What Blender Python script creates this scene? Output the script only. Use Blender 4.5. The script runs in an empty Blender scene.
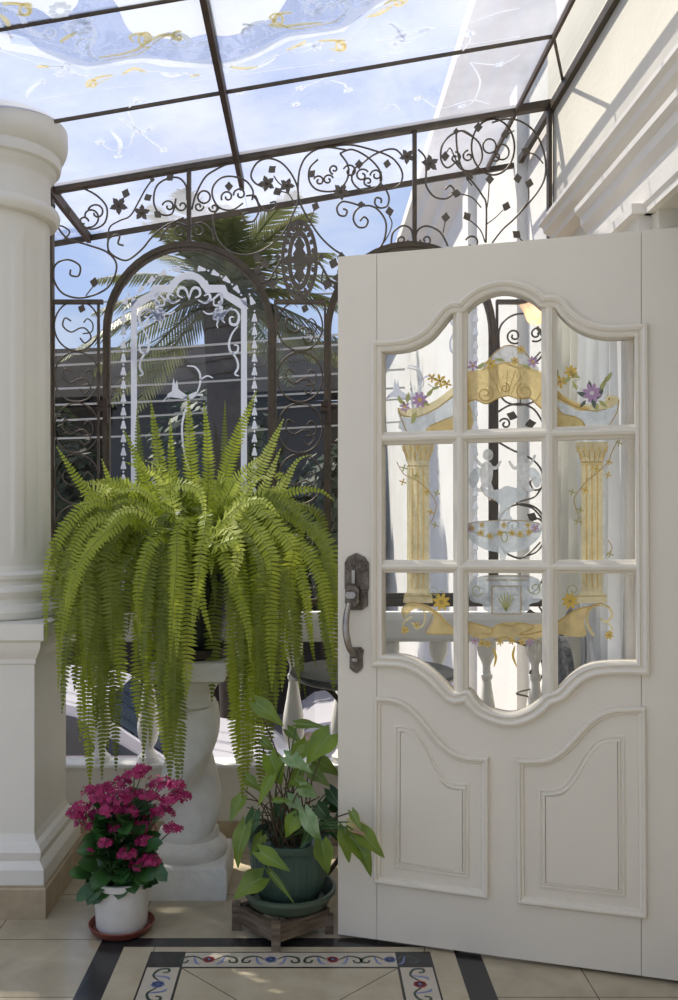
import bpy, math, random
from mathutils import Vector, Matrix, noise
from mathutils.geometry import tessellate_polygon
random.seed(7)
PI = math.pi
sc = bpy.context.scene
COL = sc.collection
CX, HY, FP, EYE = 310.0, 520.0, 900.0, 1.35

# ------------------------------------------------------------------ camera
cam = bpy.data.objects.new('camera', bpy.data.cameras.new('camera'))
COL.objects.link(cam); sc.camera = cam
cam.location = (0, 0, EYE); cam.rotation_euler = (PI/2, 0, 0)
cam.data.sensor_width = 36; cam.data.lens = 32.4
cam.data.shift_x = 0.029; cam.data.shift_y = 0.020
cam.data.clip_start = 0.05; cam.data.clip_end = 400

# ------------------------------------------------------------------ geometry helpers
def P(px, py, d):
    return Vector(((px-CX)/FP*d, d, EYE+(HY-py)/FP*d))

class Plane:
    """a real plane in the place: origin, in-plane axes u v, normal n (towards the viewer side)"""
    def __init__(s, o, u, v):
        s.o = Vector(o); s.u = Vector(u).normalized(); s.v = Vector(v).normalized()
        s.n = s.u.cross(s.v).normalized()
    def uv(s, px, py):
        ray = Vector(((px-CX)/FP, 1, (HY-py)/FP)); c = Vector((0, 0, EYE))
        t = (s.o-c).dot(s.n)/ray.dot(s.n)
        p = c+ray*t-s.o
        return (p.dot(s.u), p.dot(s.v))
    def w(s, uv, h=0.0):
        return s.o+s.u*uv[0]+s.v*uv[1]+s.n*h
    def uvs(s, pts): return [s.uv(*p) for p in pts]

class MB:
    def __init__(s): s.v = []; s.f = []; s.m = []
    def add(s, vs, fs, mi=0):
        b = len(s.v); s.v += [tuple(x) for x in vs]
        s.f += [tuple(b+i for i in f) for f in fs]; s.m += [mi]*len(fs); return s
    def box(s, a, b, mi=0):
        x0, y0, z0 = a; x1, y1, z1 = b
        vs = [(x, y, z) for z in (z0, z1) for y in (y0, y1) for x in (x0, x1)]
        return s.add(vs, [(0,2,3,1),(4,5,7,6),(0,1,5,4),(2,6,7,3),(0,4,6,2),(1,3,7,5)], mi)
    def prism(s, pl, loops, h0, h1, mi=0, bev=0.0):
        loops = [list(l) for l in loops]
        flat = [p for l in loops for p in l]
        tris = tessellate_polygon([[Vector((x, y, 0)) for x, y in l] for l in loops])
        n = len(flat)
        vs = [pl.w(p, h0) for p in flat]+[pl.w(p, h1) for p in flat]
        fs = []
        for t in tris:
            a, b, c = t
            ar = (flat[b][0]-flat[a][0])*(flat[c][1]-flat[a][1])-(flat[b][1]-flat[a][1])*(flat[c][0]-flat[a][0])
            if ar < 0: a, b, c = c, b, a
            fs.append((a+n, b+n, c+n)); fs.append((c, b, a))
        k = 0
        for li, l in enumerate(loops):
            m = len(l)
            ar = sum(l[i][0]*l[(i+1)%m][1]-l[(i+1)%m][0]*l[i][1] for i in range(m))
            for i in range(m):
                a, b = k+i, k+(i+1)%m
                q = (a, b, b+n, a+n)
                if (ar > 0) != (li == 0): q = q[::-1]
                fs.append(q)
            k += m
        return s.add(vs, fs, mi)
    def tube(s, pts, r, n=6, closed=False, mi=0, flat=None):
        pts = [Vector(p) for p in pts]; N = len(pts)
        rs = r if isinstance(r, (list, tuple)) else [r]*N
        vs = []; prev = None
        for i in range(N):
            if closed: t = pts[(i+1)%N]-pts[i-1]
            else: t = pts[min(i+1, N-1)]-pts[max(i-1, 0)]
            if t.length < 1e-9: t = Vector((0, 0, 1))
            t.normalize()
            if prev is None:
                a = Vector((0, 1, 0)) if abs(t.y) < 0.9 else Vector((1, 0, 0))
                x = a.cross(t).normalized()
            else:
                x = (prev-t*prev.dot(t))
                x = x.normalized() if x.length > 1e-6 else t.orthogonal().normalized()
            prev = x; y = t.cross(x)
            for k in range(n):
                a = 2*PI*k/n
                vs.append(pts[i]+(x*math.cos(a)+y*math.sin(a))*rs[i])
        fs = []
        for i in range(N if closed else N-1):
            j = (i+1)%N
            for k in range(n):
                l = (k+1)%n
                fs.append((i*n+k, i*n+l, j*n+l, j*n+k))
        if not closed:
            fs.append(tuple(range(n))[::-1]); fs.append(tuple((N-1)*n+k for k in range(n)))
        return s.add(vs, fs, mi)
    def lathe(s, c, prof, n=40, mi=0, rf=None, cap=True):
        c = Vector(c); vs = []
        for r, z in prof:
            for k in range(n):
                a = 2*PI*k/n; rr = r if rf is None else rf(r, z, a)
                vs.append((c.x+rr*math.cos(a), c.y+rr*math.sin(a), c.z+z))
        fs = []; M = len(prof)
        for i in range(M-1):
            for k in range(n):
                l = (k+1)%n
                fs.append((i*n+k, i*n+l, (i+1)*n+l, (i+1)*n+k))
        if cap:
            fs.append(tuple(range(n))[::-1]); fs.append(tuple((M-1)*n+k for k in range(n)))
        return s.add(vs, fs, mi)
    def squares(s, c, prof, mi=0, rot=0):
        """stack of square sections: (half side, z)"""
        c = Vector(c); vs = []; R = Matrix.Rotation(rot, 3, 'Z')
        for h, z in prof:
            for x, y in ((-1,-1),(1,-1),(1,1),(-1,1)):
                vs.append(c+R@Vector((x*h, y*h, z)))
        fs = []
        for i in range(len(prof)-1):
            for k in range(4):
                l = (k+1)%4; fs.append((i*4+k, i*4+l, i*4+4+l, i*4+4+k))
        fs.append((3,2,1,0)); b = (len(prof)-1)*4; fs.append((b,b+1,b+2,b+3))
        return s.add(vs, fs, mi)
    def sweep(s, pl, path, prof, closed=True, mi=0):
        """moulding: profile (offset to the left of the path, height) swept along a 2D path with mitres"""
        N = len(path); vs = []; m = len(prof)
        for i in range(N):
            p = Vector(path[i])
            a = Vector(path[i-1]) if (closed or i > 0) else None
            b = Vector(path[(i+1)%N]) if (closed or i < N-1) else None
            d1 = (p-a).normalized() if a is not None else (b-p).normalized()
            d2 = (b-p).normalized() if b is not None else d1
            n1 = Vector((-d1.y, d1.x)); n2 = Vector((-d2.y, d2.x))
            nn = n1+n2
            if nn.length < 1e-6: nn = n1
            nn.normalize(); k = 1/max(0.45, nn.dot(n1))
            for o, h in prof:
                q = p+nn*(o*k); vs.append(pl.w((q.x, q.y), h))
        fs = []
        for i in range(N if closed else N-1):
            j = (i+1)%N
            for k in range(m-1):
                fs.append((i*m+k, i*m+k+1, j*m+k+1, j*m+k)[::-1])
        return s.add(vs, fs, mi)
    def build(s, name, mat, parent=None, smooth=True, org=None, angle=40):
        o_ = Vector(org) if org is not None else Vector((0, 0, 0))
        if parent is not None: o_ = Vector(parent.get('_o', (0, 0, 0)))
        me = bpy.data.meshes.new(name)
        me.from_pydata([(v[0]-o_.x, v[1]-o_.y, v[2]-o_.z) for v in s.v], [], s.f)
        for m in (mat if isinstance(mat, (list, tuple)) else [mat]): me.materials.append(m)
        me.polygons.foreach_set('material_index', s.m)
        if smooth:
            me.polygons.foreach_set('use_smooth', [True]*len(s.f))
            try: me.set_sharp_from_angle(angle=math.radians(angle))
            except Exception: pass
        me.update()
        ob = bpy.data.objects.new(name, me); COL.objects.link(ob)
        if parent is not None:
            ob.parent = parent; ob['_o'] = list(parent.get('_o', (0, 0, 0)))
        else:
            ob.location = o_; ob['_o'] = list(o_)
        return ob

def tag(o, label=None, cat=None, group=None, kind=None):
    if label: o['label'] = label
    if cat: o['category'] = cat
    if group: o['group'] = group
    if kind: o['kind'] = kind
    return o
def thing(name, loc, label, cat, group=None):
    o = bpy.data.objects.new(name, None); COL.objects.link(o); o.empty_display_size = .1
    o.location = loc; o['_o'] = list(loc)
    return tag(o, label, cat, group)
def struct(name, loc=(0, 0, 0)):
    o = bpy.data.objects.new(name, None); COL.objects.link(o); o.location = loc; o['_o'] = list(loc)
    o['kind'] = 'structure'; return o

def cr(pts, k=8, closed=False):
    """Catmull-Rom through points of any dimension"""
    N = len(pts); out = []
    g = (lambda i: pts[i % N]) if closed else (lambda i: pts[max(0, min(N-1, i))])
    for i in range(N if closed else N-1):
        a, b, c, d = g(i-1), g(i), g(i+1), g(i+2)
        for j in range(k):
            t = j/k
            out.append(tuple(0.5*((2*b[q])+(-a[q]+c[q])*t+(2*a[q]-5*b[q]+4*c[q]-d[q])*t*t+(-a[q]+3*b[q]-3*c[q]+d[q])*t**3) for q in range(len(b))))
    if not closed: out.append(tuple(pts[-1]))
    return out
def spi(cx, cy, r, a0, sweep, k=0.35, n=None):
    """spiral, outer to inner, in sheet units (angle 0 = right, 90 = down)"""
    n = n or max(8, int(abs(sweep)/14)); out = []
    for i in range(n+1):
        t = i/n; a = math.radians(a0+sweep*t); rr = r*(1-t+t*k)
        out.append((cx+rr*math.cos(a), cy+rr*math.sin(a)))
    return out
def arc(cx, cy, rx, ry, a0, a1, n=24):
    return [(cx+rx*math.cos(math.radians(a0+(a1-a0)*i/n)), cy+ry*math.sin(math.radians(a0+(a1-a0)*i/n))) for i in range(n+1)]
def ribbon(path, w0, w1=None, wm=None):
    """closed outline of a stroke of varying width along a 2D path"""
    w1 = w0 if w1 is None else w1; N = len(path); L = []; R = []
    for i in range(N):
        a = path[max(0, i-1)]; b = path[min(N-1, i+1)]
        d = Vector((b[0]-a[0], b[1]-a[1]));
        if d.length < 1e-9: d = Vector((1, 0))
        d.normalize(); t = i/(N-1)
        w = w0+(w1-w0)*t
        if wm is not None: w = w*(1-math.sin(PI*t))+wm*math.sin(PI*t)
        L.append((path[i][0]-d.y*w/2, path[i][1]+d.x*w/2)); R.append((path[i][0]+d.y*w/2, path[i][1]-d.x*w/2))
    return L, R
def stroke(mb, pl, path, w0, w1=None, h0=0.0, h1=0.001, wm=None, mi=0):
    L, R = ribbon(path, w0, w1, wm); N = len(L)
    vs = [pl.w(p, h1) for p in L]+[pl.w(p, h1) for p in R]+[pl.w(p, h0) for p in L]+[pl.w(p, h0) for p in R]
    fs = []
    for i in range(N-1):
        fs += [(i+N, i+N+1, i+1, i), (i+2*N, i+2*N+1, i+3*N+1, i+3*N), (i, i+1, i+1+2*N, i+2*N), (i+N+1, i+N, i+3*N, i+3*N+1)]
    mb.add(vs, fs, mi)

# ------------------------------------------------------------------ materials
def newmat(name):
    m = bpy.data.materials.new(name); m.use_nodes = True
    nt = m.node_tree; nt.nodes.clear()
    return m, nt, nt.nodes.new('ShaderNodeOutputMaterial')
def pbr(name, col, rough=0.5, metal=0.0, var=0.06, scale=8.0, bump=0.0, bscale=60.0, col2=None, coat=0.0, stretch=None, detail=5.0):
    m, nt, out = newmat(name); N = nt.nodes.new; Lk = nt.links.new
    b = N('ShaderNodeBsdfPrincipled'); Lk(b.outputs[0], out.inputs[0])
    b.inputs['Roughness'].default_value = rough; b.inputs['Metallic'].default_value = metal
    if coat: b.inputs['Coat Weight'].default_value = coat
    tc = N('ShaderNodeTexCoord'); mp = N('ShaderNodeMapping'); Lk(tc.outputs['Object'], mp.inputs[0])
    if stretch: mp.inputs['Scale'].default_value = stretch
    nz = N('ShaderNodeTexNoise'); nz.inputs['Scale'].default_value = scale; nz.inputs['Detail'].default_value = detail
    Lk(mp.outputs[0], nz.inputs['Vector'])
    mx = N('ShaderNodeMix'); mx.data_type = 'RGBA'
    rp = N('ShaderNodeMapRange'); rp.inputs[1].default_value = 0.3; rp.inputs[2].default_value = 0.7
    Lk(nz.outputs['Fac'], rp.inputs[0]); Lk(rp.outputs[0], mx.inputs[0])
    c2 = col2 if col2 else tuple(max(0, c*(1-2*var)) for c in col)
    mx.inputs[6].default_value = (*col, 1); mx.inputs[7].default_value = (*c2, 1)
    Lk(mx.outputs[2], b.inputs['Base Color'])
    if bump:
        n2 = N('ShaderNodeTexNoise'); n2.inputs['Scale'].default_value = bscale; n2.inputs['Detail'].default_value = 6
        Lk(mp.outputs[0], n2.inputs['Vector'])
        bp = N('ShaderNodeBump'); bp.inputs['Strength'].default_value = bump; bp.inputs['Distance'].default_value = 0.01
        Lk(n2.outputs['Fac'], bp.inputs['Height']); Lk(bp.outputs[0], b.inputs['Normal'])
    return m
def leafmat(name, col, col2, trans=0.45, rough=0.45, scale=6.0, tcol=None):
    m, nt, out = newmat(name); N = nt.nodes.new; Lk = nt.links.new
    nz = N('ShaderNodeTexNoise'); nz.inputs['Scale'].default_value = scale; nz.inputs['Detail'].default_value = 3
    tc = N('ShaderNodeTexCoord'); Lk(tc.outputs['Object'], nz.inputs['Vector'])
    rp = N('ShaderNodeMapRange'); rp.inputs[1].default_value = 0.35; rp.inputs[2].default_value = 0.65
    Lk(nz.outputs['Fac'], rp.inputs[0])
    mx = N('ShaderNodeMix'); mx.data_type = 'RGBA'; mx.inputs[6].default_value = (*col, 1); mx.inputs[7].default_value = (*col2, 1)
    Lk(rp.outputs[0], mx.inputs[0])
    b = N('ShaderNodeBsdfPrincipled'); b.inputs['Roughness'].default_value = rough; Lk(mx.outputs[2], b.inputs['Base Color'])
    t = N('ShaderNodeBsdfTranslucent')
    if tcol: t.inputs[0].default_value = (*tcol, 1)
    else: Lk(mx.outputs[2], t.inputs[0])
    ms = N('ShaderNodeMixShader'); ms.inputs[0].default_value = trans
    Lk(b.outputs[0], ms.inputs[1]); Lk(t.outputs[0], ms.inputs[2]); Lk(ms.outputs[0], out.inputs[0])
    return m
def glassmat(name, tint=(0.97, 0.98, 0.98), refl=0.08, haze=0.0, hcol=(0.9, 0.92, 0.95), patch=None):
    """thin sheet: straight transmission, a fresnel reflection and some white scattering from dust or paint"""
    m, nt, out = newmat(name); N = nt.nodes.new; Lk = nt.links.new
    tr = N('ShaderNodeBsdfTransparent'); tr.inputs[0].default_value = (*tint, 1)
    gl = N('ShaderNodeBsdfGlossy'); gl.inputs['Roughness'].default_value = 0.02
    lw = N('ShaderNodeLayerWeight'); lw.inputs[0].default_value = 0.25
    mu = N('ShaderNodeMath'); mu.operation = 'MULTIPLY_ADD'; mu.inputs[1].default_value = 0.5; mu.inputs[2].default_value = refl*0.5
    Lk(lw.outputs['Fresnel'], mu.inputs[0])
    m1 = N('ShaderNodeMixShader'); Lk(mu.outputs[0], m1.inputs[0]); Lk(tr.outputs[0], m1.inputs[1]); Lk(gl.outputs[0], m1.inputs[2])
    if haze > 0:
        df = N('ShaderNodeBsdfDiffuse'); df.inputs[0].default_value = (*hcol, 1)
        tl = N('ShaderNodeBsdfTranslucent'); tl.inputs[0].default_value = (*hcol, 1)
        mm = N('ShaderNodeMixShader'); mm.inputs[0].default_value = 0.6
        Lk(df.outputs[0], mm.inputs[1]); Lk(tl.outputs[0], mm.inputs[2])
        m2 = N('ShaderNodeMixShader'); m2.inputs[0].default_value = haze
        if patch:
            nz = N('ShaderNodeTexNoise'); nz.inputs['Scale'].default_value = patch; nz.inputs['Detail'].default_value = 6
            tc = N('ShaderNodeTexCoord'); Lk(tc.outputs['Object'], nz.inputs['Vector'])
            rp = N('ShaderNodeMapRange'); rp.inputs[1].default_value = 0.3; rp.inputs[2].default_value = 0.75
            rp.inputs[3].default_value = haze*0.6; rp.inputs[4].default_value = min(1, haze*1.45)
            Lk(nz.outputs['Fac'], rp.inputs[0]); Lk(rp.outputs[0], m2.inputs[0])
        Lk(m1.outputs[0], m2.inputs[1]); Lk(mm.outputs[0], m2.inputs[2]); Lk(m2.outputs[0], out.inputs[0])
    else:
        Lk(m1.outputs[0], out.inputs[0])
    return m

M = {}
M['door'] = pbr('door_paint', (0.735, 0.675, 0.56), 0.42, var=0.02, scale=3, bump=0.04, bscale=25)
M['column'] = pbr('column_paint', (0.71, 0.68, 0.60), 0.5, var=0.03, scale=4, bump=0.05, bscale=30)
M['wall'] = pbr('cream_plaster', (0.66, 0.625, 0.54), 0.8, var=0.04, scale=3, bump=0.15, bscale=40)
M['facade'] = pbr('white_stucco', (0.76, 0.745, 0.71), 0.85, var=0.05, scale=2.5, bump=0.2, bscale=40)
M['lowwall'] = pbr('low_wall_paint', (0.66, 0.63, 0.55), 0.7, var=0.04, scale=5, bump=0.1, bscale=50)
M['white'] = pbr('white_paint', (0.78, 0.77, 0.73), 0.5, var=0.03, scale=6)
M['trim'] = pbr('trim_paint', (0.76, 0.72, 0.65), 0.5, var=0.03, scale=4)
M['stone'] = pbr('pedestal_stone', (0.72, 0.70, 0.62), 0.75, var=0.07, scale=14, bump=0.35, bscale=70)
M['tilebase'] = pbr('tan_stone_tile', (0.42, 0.34, 0.22), 0.45, var=0.12, scale=14, col2=(0.30, 0.23, 0.14))
M['iron'] = pbr('bronze_iron', (0.052, 0.040, 0.026), 0.5, metal=0.3, var=0.3, scale=20, col2=(0.095, 0.068, 0.04))
M['ironlite'] = pbr('weathered_iron', (0.13, 0.10, 0.075), 0.6, metal=0.3, var=0.3, scale=25, col2=(0.07, 0.055, 0.04))
M['scroll'] = pbr('scroll_iron', (0.085, 0.070, 0.052), 0.5, metal=0.25, var=0.3, scale=20, col2=(0.12, 0.098, 0.072))
M['beam'] = pbr('rust_brown_beam', (0.075, 0.045, 0.03), 0.6, metal=0.2, var=0.2, scale=14)
M['black'] = pbr('black_granite', (0.034, 0.032, 0.031), 0.25, var=0.2, scale=30)
M['cream'] = pbr('cream_tile', (0.50, 0.43, 0.30), 0.22, var=0.1, scale=9, col2=(0.40, 0.335, 0.225))
M['border'] = pbr('floral_border_tile', (0.52, 0.46, 0.36), 0.22, var=0.04, scale=9)
M['red'] = pbr('tile_red', (0.34, 0.06, 0.06), 0.3)
M['blue'] = pbr('tile_blue', (0.15, 0.19, 0.36), 0.3)
M['tgreen'] = pbr('tile_green', (0.035, 0.06, 0.04), 0.3)
M['greenpot'] = pbr('green_plastic_pot', (0.055, 0.098, 0.075), 0.35, var=0.06, scale=5, coat=0.15)
M['greensaucer'] = pbr('green_saucer', (0.085, 0.12, 0.08), 0.4, var=0.1, scale=10)
M['darkpot'] = pbr('dark_pot', (0.010, 0.018, 0.016), 0.4, var=0.1)
M['darksaucer'] = pbr('dark_saucer', (0.045, 0.035, 0.028), 0.5, var=0.1)
M['whitepot'] = pbr('white_pot', (0.72, 0.69, 0.63), 0.45, var=0.05, scale=20)
M['terra'] = pbr('terracotta_saucer', (0.21, 0.055, 0.035), 0.5, var=0.12, scale=20)
M['wood'] = pbr('old_wood', (0.20, 0.155, 0.10), 0.7, var=0.25, scale=6, stretch=(2, 2, 14), bump=0.3, bscale=30, col2=(0.07, 0.043, 0.027))
M['soil'] = pbr('soil', (0.03, 0.02, 0.013), 0.95, var=0.3, scale=60, bump=0.6, bscale=120)
M['twig'] = pbr('dry_stem', (0.12, 0.07, 0.04), 0.75, var=0.25, scale=30, col2=(0.06, 0.05, 0.02))
M['brass'] = pbr('antique_bronze', (0.21, 0.175, 0.135), 0.42, metal=0.7, var=0.35, scale=45, bump=0.5, bscale=160, col2=(0.09, 0.072, 0.055))
M['chrome'] = pbr('worn_bright_metal', (0.42, 0.38, 0.34), 0.28, metal=0.9, var=0.2, scale=30)
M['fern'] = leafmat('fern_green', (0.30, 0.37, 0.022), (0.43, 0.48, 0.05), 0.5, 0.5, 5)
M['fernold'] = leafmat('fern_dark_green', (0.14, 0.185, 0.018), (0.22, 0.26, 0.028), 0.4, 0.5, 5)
M['fernpale'] = leafmat('fern_pale', (0.62, 0.66, 0.16), (0.46, 0.54, 0.07), 0.5, 0.5, 8)  # pale fronds, used more in the crown to make it look lit
M['rachis'] = pbr('fern_midrib', (0.19, 0.21, 0.04), 0.6)
M['kleaf'] = leafmat('kalanchoe_leaf', (0.022, 0.075, 0.018), (0.04, 0.11, 0.022), 0.15, 0.35, 12)
M['kstem'] = pbr('kalanchoe_stem', (0.06, 0.12, 0.03), 0.5)
M['magenta'] = leafmat('magenta_petal', (0.24, 0.002, 0.06), (0.38, 0.006, 0.10), 0.12, 0.5, 30)
M['sleaf'] = leafmat('arrow_leaf', (0.11, 0.18, 0.025), (0.21, 0.29, 0.035), 0.35, 0.35, 9)
M['sleaf_lite'] = leafmat('arrow_leaf_bright', (0.26, 0.37, 0.03), (0.15, 0.26, 0.03), 0.45, 0.35, 9)
M['sleaf_pale'] = leafmat('arrow_leaf_pale', (0.36, 0.47, 0.26), (0.16, 0.30, 0.08), 0.35, 0.35, 22)
M['sleaf_pink'] = leafmat('arrow_leaf_pink', (0.62, 0.36, 0.25), (0.55, 0.5, 0.18), 0.35, 0.4, 25)
M['vein'] = pbr('leaf_vein', (0.26, 0.38, 0.14), 0.5)
M['palm'] = leafmat('palm_frond', (0.10, 0.12, 0.045), (0.18, 0.185, 0.075), 0.25, 0.5, 2)
M['trunk'] = pbr('palm_trunk', (0.055, 0.04, 0.028), 0.9, var=0.25, scale=9, bump=0.8, bscale=20)
M['hedge'] = leafmat('hedge_leaves', (0.018, 0.034, 0.013), (0.04, 0.06, 0.02), 0.2, 0.6, 2)
M['roofdark'] = pbr('dark_roof', (0.014, 0.012, 0.011), 0.9, var=0.3, scale=2.0, stretch=(1, 1, 3))
M['roofdark'].node_tree.nodes['Principled BSDF'].inputs['Specular IOR Level'].default_value = 0.05
M['housewall'] = pbr('grey_house_wall', (0.07, 0.058, 0.05), 0.9, var=0.2, scale=1.2)
M['pave'] = pbr('pinkish_paving', (0.36, 0.305, 0.30), 0.85, var=0.12, scale=1.5)
M['carpaint'] = pbr('white_car_paint', (0.58, 0.57, 0.62), 0.25, var=0.01, coat=0.6)
M['carglass'] = pbr('car_glass', (0.045, 0.06, 0.09), 0.06, var=0.4, scale=1.2, coat=0.5)
M['rubber'] = pbr('rubber', (0.02, 0.02, 0.02), 0.7)
M['cable'] = pbr('pale_cable', (0.55, 0.53, 0.50), 0.6)
M['curtain'] = leafmat('curtain_voile', (0.92, 0.90, 0.82), (0.84, 0.83, 0.75), 0.5, 0.8, 2)
M['curtblue'] = leafmat('curtain_lining', (0.84, 0.85, 0.86), (0.90, 0.91, 0.90), 0.5, 0.8, 2)
M['clear'] = glassmat('clear_glass', (0.985, 0.99, 0.99), 0.03)
M['window'] = glassmat('window_glass', (0.93, 0.95, 0.95), 0.07)
M['roofglass'] = glassmat('dusty_roof_glass', (0.90, 0.92, 0.98), 0.04, haze=0.36, hcol=(0.84, 0.86, 0.95), patch=2.2)
M['etch'] = glassmat('etched_white', (0.9, 0.93, 1.0), 0.0, haze=0.9, hcol=(0.95, 0.96, 1.0))
M['roofwhite'] = glassmat('roof_white_paint', (0.9, 0.94, 1.0), 0.0, haze=0.6, hcol=(0.92, 0.93, 0.95), patch=5)
M['rooffield'] = glassmat('roof_frosted_field', (0.92, 0.96, 1.0), 0.0, haze=0.5, hcol=(0.92, 0.93, 0.93), patch=1.5)
M['roofgold'] = glassmat('roof_gold_paint', (0.98, 0.95, 0.82), 0.0, haze=0.5, hcol=(0.92, 0.84, 0.58), patch=12)
M['roofblue'] = glassmat('roof_blue_paint', (0.86, 0.90, 0.97), 0.0, haze=0.20, hcol=(0.68, 0.74, 0.90), patch=5)
M['frost'] = glassmat('frosted_paint', (0.9, 0.93, 0.95), 0.0, haze=0.52, hcol=(0.93, 0.95, 0.94), patch=20)
M['frostw'] = glassmat('frosted_white_paint', (0.95, 0.95, 0.95), 0.0, haze=0.62, hcol=(0.95, 0.95, 0.92), patch=40)
M['gold'] = glassmat('gold_paint', (1.0, 0.91, 0.66), 0.0, haze=0.52, hcol=(0.98, 0.84, 0.52), patch=18)
M['goldlite'] = glassmat('pale_gold_paint', (1.0, 0.95, 0.78), 0.0, haze=0.5, hcol=(0.98, 0.90, 0.65), patch=18)
M['amber'] = pbr('amber_line', (0.42, 0.26, 0.05), 0.5)
M['yellow'] = pbr('yellow_flower_paint', (0.68, 0.45, 0.06), 0.5)
M['lilac'] = pbr('lilac_flower_paint', (0.47, 0.28, 0.43), 0.5)
M['dgreen'] = pbr('dark_leaf_paint', (0.10, 0.12, 0.09), 0.5)
M['olive'] = pbr('olive_leaf_paint', (0.42, 0.42, 0.14), 0.5)
M['tabletop'] = pbr('dark_table_top', (0.05, 0.052, 0.05), 0.3, var=0.1)
M['wicker'] = pbr('dark_wicker', (0.035, 0.035, 0.035), 0.6, scale=60, col2=(0.2, 0.2, 0.19), bump=0.8, bscale=90)
M['greymetal'] = pbr('grey_tube', (0.25, 0.25, 0.25), 0.35, metal=0.5)
M['peach'] = leafmat('peach_glass_shade', (0.86, 0.66, 0.50), (0.9, 0.74, 0.6), 0.5, 0.3, 20)
mb_, nt_, out_ = newmat('lamp_bulb'); e_ = nt_.nodes.new('ShaderNodeEmission'); e_.inputs[0].default_value = (1, 0.72, 0.42, 1); e_.inputs[1].default_value = 9.0
nt_.links.new(e_.outputs[0], out_.inputs[0]); M['bulb'] = mb_

# beige floor tile with joints
def floor_material():
    m, nt, out = newmat('beige_floor_tile'); N = nt.nodes.new; Lk = nt.links.new
    tc = N('ShaderNodeTexCoord'); mp = N('ShaderNodeMapping'); Lk(tc.outputs['Object'], mp.inputs[0])
    mp.inputs['Location'].default_value = (0.105, 0.246, 0)
    br = N('ShaderNodeTexBrick'); br.offset = 0.0; br.inputs['Scale'].default_value = 1.0
    br.inputs['Brick Width'].default_value = 0.46; br.inputs['Row Height'].default_value = 0.349
    br.inputs['Mortar Size'].default_value = 0.002; br.inputs['Mortar Smooth'].default_value = 0.1
    br.inputs['Color1'].default_value = (0.47, 0.40, 0.28, 1); br.inputs['Color2'].default_value = (0.43, 0.37, 0.255, 1)
    br.inputs['Mortar'].default_value = (0.12, 0.09, 0.06, 1)
    Lk(mp.outputs[0], br.inputs['Vector'])
    nz = N('ShaderNodeTexNoise'); nz.inputs['Scale'].default_value = 7; nz.inputs['Detail'].default_value = 9; nz.inputs['Distortion'].default_value = 0.8
    Lk(tc.outputs['Object'], nz.inputs['Vector'])
    mx = N('ShaderNodeMix'); mx.data_type = 'RGBA'; mx.blend_type = 'MULTIPLY'; mx.inputs[0].default_value = 0.6
    rp = N('ShaderNodeMapRange'); rp.inputs[1].default_value = 0.3; rp.inputs[2].default_value = 0.7; rp.inputs[3].default_value = 0.62; rp.inputs[4].default_value = 1.12
    Lk(nz.outputs['Fac'], rp.inputs[0]); Lk(br.outputs['Color'], mx.inputs[6]); Lk(rp.outputs[0], mx.inputs[7])
    b = N('ShaderNodeBsdfPrincipled'); b.inputs['Roughness'].default_value = 0.22
    Lk(mx.outputs[2], b.inputs['Base Color']); Lk(b.outputs[0], out.inputs[0])
    return m
M['floor'] = floor_material()

# ------------------------------------------------------------------ floor
FL = Plane((0, 0, 0), (1, 0, 0), (0, 1, 0))
fb = MB(); fb.box((-3.2, -1.5, -0.12), (1.9, 3.95, 0), 0)
def quad(mb, pts, h, mi): mb.prism(FL, [pts], 0.0, h, mi)
def fr(x0, y0, x1, y1, h, mi): quad(fb, [(x0, y0), (x1, y0), (x1, y1), (x0, y1)], h, mi)
XL0, XL1, XR0, XR1 = -0.668, -0.588, 0.450, 0.530
YT0, YT1 = 2.845, 2.905
fr(XL0, 0.2, XL1, YT1, .0006, 1); fr(XR0, 0.2, XR1, YT1, .0006, 1); fr(XL1, YT0, XR0, YT1, .0006, 1)
fr(XL1, 0.2, XR0, YT0, .0005, 2)
for x in (-0.49, 0.36): fr(x-.0012, .3, x+.0012, YT0, .0007, 3)
BX0, BX1, BY = -0.497, 0.375, 2.812       # outer edge of the floral border
fr(BX0, 0.4, BX1, BY, .0007, 3)
fr(BX0+.006, 0.4, BX0+.104, BY-.006, .0010, 4); fr(BX1-.104, 0.4, BX1-.006, BY-.006, .0010, 4)
fr(BX0+.110, BY-.094, BX1-.110, BY-.006, .0010, 4)
fr(BX0, BY-.098, BX0+.106, BY, .0013, 1); fr(BX1-.106, BY-.098, BX1, BY, .0013, 1)
ix0, ix1, iy = BX0+.112, BX1-.112, BY-.104
fr(ix0, 0.4, ix1, iy, .0012, 2)
for sx, x in ((1, ix0), (-1, ix1)):
    p0 = Vector((x, iy)); p1 = p0+Vector((sx*.62, -.62)); n = Vector((.71*sx, .71))*.0012
    q = [p0+n, p1+n, p1-n, p0-n]; quad(fb, [(a.x, a.y) for a in q], .0015, 3)
rr = random.Random(3)
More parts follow.
